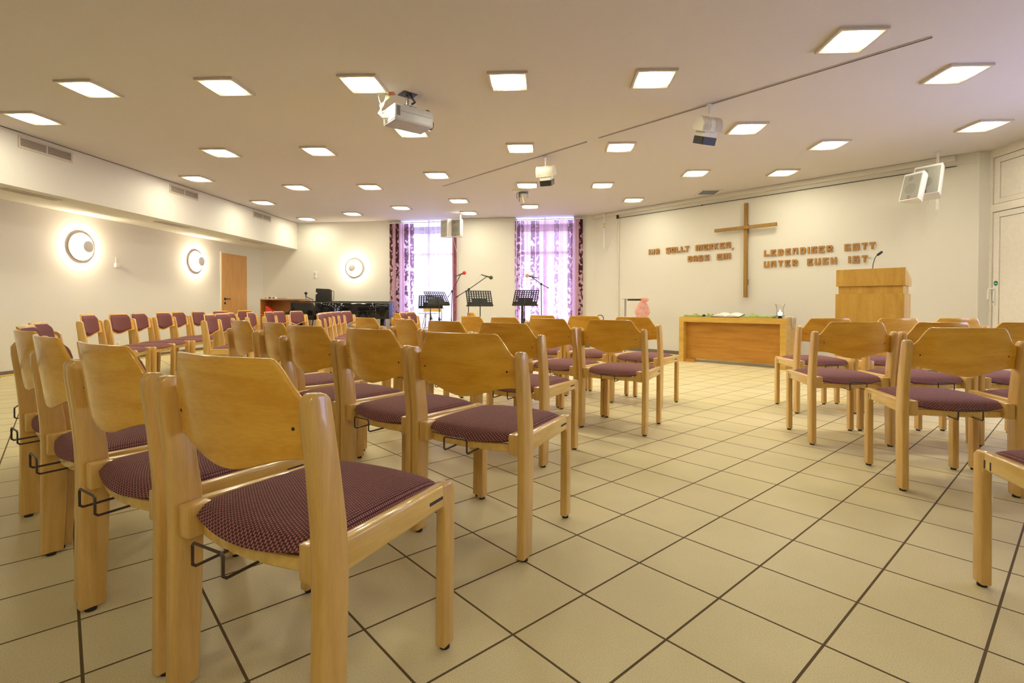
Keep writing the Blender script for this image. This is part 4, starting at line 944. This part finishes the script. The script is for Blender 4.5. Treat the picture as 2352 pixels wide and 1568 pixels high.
# microphone stands
def mic_stand(label, base, joint, tip, tail, mic_dir, foam, cable=None):
    bx_, by_ = base; t = thing('microphone_stand', label, 'microphone stand', (bx_, by_, 0), 0, 'microphone stands of the band')
    L = lambda p: (p[0]-bx_, p[1]-by_, p[2]); J, T, Q = L(joint), L(tip), L(tail)
    bm = NB(); tube(bm, [(0, 0, .04), (0, 0, J[2]*.55)], .012, 10); tube(bm, [(0, 0, J[2]*.55), (J[0], J[1], J[2])], .008, 10); obj('pole', bm, 'black', t, smooth=True)
    bm = NB(); tube(bm, [T, J, Q], .007, 8); tube(bm, [Vector(Q)*.85+Vector(J)*.15, Q], .012, 8); obj('boom', bm, 'black', t, smooth=True)
    bm = NB(); bmesh.ops.create_icosphere(bm, subdivisions=2, radius=.024, matrix=Matrix.Translation(J)); obj('joint', bm, 'black', t, smooth=True)
    for k in range(3):
        a = 2*pi*k/3+.2; bm = NB(); tube(bm, [(0, 0, .14), (.30*cos(a), .30*sin(a), .01)], .007); obj('leg', bm, 'black', t, smooth=True)
    m = bpy.data.objects.new('microphone', None); COL.objects.link(m); m.parent = t; m.location = T
    d = Vector(mic_dir).normalized(); bm = NB(); tube(bm, [d*-.12, d*-.02, d*.05], [.009, .012, .016], 10); obj('handle', bm, plain('mic_body', (.10, .09, .075), .4, metal=.4), m, smooth=True)
    bm = NB(); bmesh.ops.create_icosphere(bm, subdivisions=3, radius=.036, matrix=Matrix.Translation(d*.075)); o = obj('windscreen', bm, foam, m, smooth=True); o['label'] = {'foamred': 'red', 'foamgreen': 'olive green', 'foamtan': 'tan'}[foam]+' foam windscreen'
    if cable:
        bm = NB(); tube(bm, [L(p) for p in cable], .003, 6); obj('cable', bm, 'cable_w', t, smooth=True)
mic_stand('microphone stand with a red foam windscreen', (-1.93, 10.13), (-1.915, 10.13, 1.22), (-1.745, 10.14, 1.555), (-2.0, 10.12, 1.10), (.9, 0, .35), 'foamred')
mic_stand('microphone stand with an olive green foam windscreen', (-1.50, 9.55), (-1.49, 9.55, 1.24), (-1.15, 9.57, 1.48), (-1.735, 9.53, 1.085), (.95, 0, -.28), 'foamgreen', [(-1.27, 9.56, 1.53), (-1.33, 9.56, 1.42), (-1.40, 9.56, 1.30), (-1.44, 9.56, 1.05)])
mic_stand('microphone stand with a tan foam windscreen', (-.13, 9.61), (-.138, 9.61, 1.34), (-.325, 9.60, 1.48), (.0, 9.615, 1.265), (-.95, 0, .22), 'foamtan')

# guitar on a stand behind the rightmost music stand
t = thing('guitar', 'electric guitar on a stand, only its dark neck showing under the rightmost music stand', 'guitar', (-.50, 9.79, 0), radians(6))
bm = NB(); prism(bm, [(-.16, .15), (-.18, .25), (-.13, .35), (-.14, .42), (-.09, .46), (-.03, .42), (.03, .42), (.09, .45), (.13, .40), (.13, .33), (.18, .25), (.16, .15), (0, .11)], 'y', -.02, .02); obj('body', bm, 'guitar', t, bevel=.006)
bm = NB(); prism(bm, [(-.028, .42), (.028, .42), (.022, .94), (-.022, .94)], 'y', -.035, -.015); nk = obj('neck', bm, plain('fretboard', (.03, .018, .012), .5), t)
bm = NB()
for k in range(16): z = .44+.031*k; bx(bm, -.026, .026, -.037, -.035, z, z+.003)
obj('frets', bm, 'chrome', nk)
bm = NB(); prism(bm, [(-.022, .94), (.022, .94), (.04, 1.0), (.03, 1.07), (-.03, 1.07), (-.035, 1.0)], 'y', -.035, -.02); obj('headstock', bm, 'black', t)
bm = NB()
for sx in (-1, 1): tube(bm, [(sx*.02, .06, .40), (sx*.16, -.10, .01)], .008); tube(bm, [(sx*.07, -.06, .14), (sx*.07, .06, .14)], .008)
tube(bm, [(0, .06, .40), (0, .22, .01)], .008); tube(bm, [(-.07, .03, .14), (.07, .03, .14)], .008); obj('stand', bm, 'black', t, smooth=True)
# coil of cable on a small stand
bm = NB()
for q in range(3):
    n = 24; tube(bm, [(.062*cos(2*pi*k/n), .012*q-.012+.006*sin(4*pi*k/n), .705+.062*sin(2*pi*k/n)) for k in range(n+1)], .006, 6)
tube(bm, [(0, 0, .64), (0, 0, .02)], .010); lathe(bm, [(.12, 0), (.12, .012), (0, .02)], 20)
o = obj('cable_stand', bm, 'black', loc=(.945, 9.45, 0), smooth=True); tag(o, 'coil of black cable on a short stand behind the front row chair', 'cable')

# bistro table and its wooden chair behind
t = thing('bistro_table', 'small round white table with splayed metal legs before the left window', 'table', (-2.57, 10.85, 0), 0)
bm = NB(); lathe(bm, [(.0, .755), (.205, .755), (.212, .762), (.212, .772), (.205, .778), (0, .778)], 40); obj('table_top', bm, 'white', t, smooth=True)
for k in range(4):
    a = pi/4+pi/2*k; bm = NB(); tube(bm, [(.07*cos(a), .07*sin(a), .755), (.26*cos(a), .26*sin(a), .01)], .009); obj('leg', bm, 'chrome', t, smooth=True)
t = thing('round_back_chair', 'wooden chair with low curved back behind the small white table', 'chair', (-2.60, 11.40, 0), radians(180))
bm = NB(); n = 20
inner = [(.19*cos(pi*k/n), -.17*sin(pi*k/n)) for k in range(n+1)]; outer = [(.21*cos(pi*k/n), -.19*sin(pi*k/n)) for k in range(n, -1, -1)]
prism(bm, inner+outer, 'z', .79, .875); obj('backrest', bm, 'beech_rail', t, bevel=.004)
bm = NB(); lathe(bm, [(.0, .43), (.20, .43), (.205, .44), (.20, .452), (0, .452)], 28); obj('seat', bm, 'beech_rail', t, smooth=True)
for sx, sy in ((-1, -1), (1, -1), (-1, 1), (1, 1)):
    bm = NB(); tube(bm, [(.17*sx, .13*sy, .43), (.20*sx, .18*sy, .0)] if sy > 0 else [(.185*sx, -.09, .83), (.18*sx, -.12, .43), (.20*sx, -.18, 0)], .012); obj('leg', bm, 'chrome', t, smooth=True)

# ------------------------------------------------------------------ piano
t = thing('grand_piano', 'black glossy grand piano along the back wall, keyboard end at left', 'piano', (-5.36, 10.45, 0), BROT)
def curve(n=26):
    pts = []
    for k in range(n+1):
        u = k/n; x = .50+u*1.12; y = .0+.95*(sin((u-.0)*pi/2))**3.0; pts.append((x, y))
    return pts
sidec = [(.0, 0), (.5, 0)]+curve()
P = sidec+[(1.70, 1.02), (1.73, 1.15), (1.71, 1.32), (1.63, 1.44), (1.5, 1.48), (0, 1.48)]
bm = NB(); prism(bm, P, 'z', .63, .985); obj('case', bm, 'piano', t, bevel=.006)
bm = NB(); prism(bm, [(-.02, -.012)]+[(x+.012, y-.012) for x, y in P[1:-1]]+[(-.02, 1.49)], 'z', .993, 1.02); obj('lid', bm, 'piano', t, bevel=.004)
bm = NB(); prism(bm, [(-.02, .63), (.1, .63), (.1, .985), (-.01, .985), (-.01, .86), (-.06, .80), (-.20, .76), (-.24, .70), (-.24, .63)], 'y', 0, .06)
prism(bm, [(-.02, .63), (.1, .63), (.1, .985), (-.01, .985), (-.01, .86), (-.06, .80), (-.20, .76), (-.24, .70), (-.24, .63)], 'y', 1.42, 1.48); obj('arm', bm, 'piano', t, bevel=.005)
bm = NB(); bx(bm, -.24, 0, .06, 1.42, .62, .70); obj('key_bed', bm, 'piano', t)
bm = NB(); bx(bm, -.19, -.03, .10, 1.38, .70, .725); kb = obj('white_keys', bm, 'paper', t); kb['label'] = 'row of white keys'
bm = NB()
for k in range(52):
    if k % 7 in (0, 1, 3, 4, 5): y = .10+1.28*(k+1)/52; bx(bm, -.13, -.03, y-.005, y+.005, .725, .737)
obj('black_keys', bm, 'piano', kb)
for x, y in ((.12, .12), (.12, 1.36), (1.48, 1.20)):
    bm = NB(); prism(bm, [(-.05, 0), (.05, 0), (.05, .0), (.05, 1), (-.05, 1)][:0] or [(-.045, -.045), (.045, -.045), (.045, .045), (-.045, .045)], 'z', .06, .63); bmesh.ops.translate(bm, verts=bm.verts, vec=(x, y, 0)); l = obj('leg', bm, 'piano', t, bevel=.006)
    bm = NB(); lathe(bm, [(.025, 0), (.03, .03), (.02, .058), (0, .058)], 14, Matrix.Translation((x, y, 0))); obj('caster', bm, 'chrome', l, smooth=True)
bm = NB(); bx(bm, .03, .07, .55, .93, .10, .13); tube(bm, [(.05, .6, .12), (.12, .62, .63)], .012); tube(bm, [(.05, .88, .12), (.12, .86, .63)], .012); obj('pedal_lyre', bm, 'piano', t)
def on_piano(x, y, z=0): return Vector((-5.36, 10.45, 0))+Vector((x*cos(BROT)-y*sin(BROT), x*sin(BROT)+y*cos(BROT), 1.02+z))
t = thing('equipment_case', 'black soft equipment case with a handle loop standing on the piano', 'case', on_piano(.50, .42), radians(14))
bm = NB(); prism(bm, [(-.16, 0), (.15, 0), (.15, .235), (.12, .262), (-.14, .272), (-.15, .26)], 'y', -.09, .09); obj('body', bm, plain('case_fabric', (.018, .016, .014), .7), t, bevel=.014, seg=3)
bm = NB(); tube(bm, [(.15, 0, .22), (.19, 0, .22), (.20, 0, .20), (.195, 0, .05), (.18, 0, .02), (.15, 0, .02)], .006); obj('handle', bm, 'black', t, smooth=True)
bm = NB(); bx(bm, -.15, -.125, -.093, -.089, .15, .185); obj('label_patch', bm, 'paper', t)
bm = NB(); bx(bm, -.03, .01, -.05, .05, .268, .277); obj('top_strap', bm, 'paper', t)
t = thing('desk_microphone', 'short microphone stand with a black microphone on the piano', 'microphone', on_piano(.12, .35), 0)
bm = NB(); lathe(bm, [(.05, 0), (.05, .008), (.012, .014), (.008, .09), (0, .09)], 16); obj('stand', bm, 'chrome', t, smooth=True)
bm = NB(); tube(bm, [(.0, 0, .10), (.05, 0, .075), (.16, 0, .025)], [.008, .007, .010]); obj('boom', bm, 'black', t, smooth=True)
bm = NB(); tube(bm, [(0, 0, .085), (0, 0, .13), (0, 0, .14)], [.009, .012, .014]); bmesh.ops.create_icosphere(bm, subdivisions=2, radius=.033, matrix=Matrix.Translation((0, 0, .17))); obj('capsule', bm, 'black', t, smooth=True)

# shelf in the corner
t = thing('open_shelf', 'reddish wooden open shelf in the back left corner behind the piano', 'shelf', (-6.62, 11.50, 0), BROT)
SW, SD, SH = 1.0, .40, 1.075
bm = NB(); bx(bm, 0, SW, 0, SD, SH-.022, SH); obj('top_board', bm, 'shelf', t, bevel=.002, seg=1)
for x in (0, SW-.02):
    bm = NB(); bx(bm, x, x+.02, 0, SD, 0, SH-.023); obj('side_board', bm, 'shelf', t)
for z in (.05, .36, .70):
    bm = NB(); bx(bm, .021, SW-.021, .01, SD-.01, z, z+.018); obj('shelf_board', bm, 'shelf', t)
bm = NB(); bx(bm, .0205, SW-.0205, SD-.008, SD, .05, SH-.023); obj('back_board', bm, 'shelf', t)
def on_shelf(x, y, z): return Vector((-6.62, 11.50, z))+Vector((x*cos(BROT)-y*sin(BROT), x*sin(BROT)+y*cos(BROT), 0))
bm = NB(); prism(bm, [(0, 0), (.20, 0), (.21, .08), (.05, .19), (.01, .20)], 'y', 0, .12); o = obj('red_bag', bm, 'red', loc=on_shelf(.08, .05, .719), bevel=.012, seg=3); tag(o, 'bright red bag inside the open shelf', 'bag')
for k, (x, w_, h_, lab) in enumerate(((.05, .03, .045, 'smallest box at the left end of the shelf top'), (.12, .10, .055, 'white box with a dark label on the shelf top'), (.235, .07, .05, 'white box on the shelf top, right of the dark-labelled one'))):
    t = thing('small_box', lab, 'box', on_shelf(x, .10, SH), BROT, 'small boxes on the shelf top')
    bm = NB(); bx(bm, 0, w_, 0, .08, 0, h_); obj('carton', bm, 'paper', t, bevel=.002, seg=1)
    bm = NB(); bx(bm, w_*.2, w_*.8, -.002, 0, h_*.25, h_*.8); obj('printed_label', bm, 'dark', t)
bm = NB(); n = 9
for k in range(n): bx(bm, -.11, .11, -.075, .075, .003*k, .003*k+.0025, Matrix.Rotation(.12*((k*7) % 5-2), 4, 'Z'))
o = obj('sheet_stack', bm, 'paper', loc=on_shelf(.48, .17, SH)); o.rotation_euler = (0, 0, BROT); tag(o, 'loose stack of paper sheets on the shelf top', 'papers')
bm = NB(); grid(bm, lambda u, v: (-.14+.28*u, -.08+.16*v, .004+.012*sin(u*pi)*abs(u-.5)*2), 12, 2); bmesh.ops.solidify(bm, geom=bm.faces, thickness=.003)
o = obj('open_booklet', bm, 'paper', loc=on_shelf(.78, .17, SH)); o.rotation_euler = (0, 0, BROT); tag(o, 'flat open booklet on the shelf top beside the piano', 'booklet')
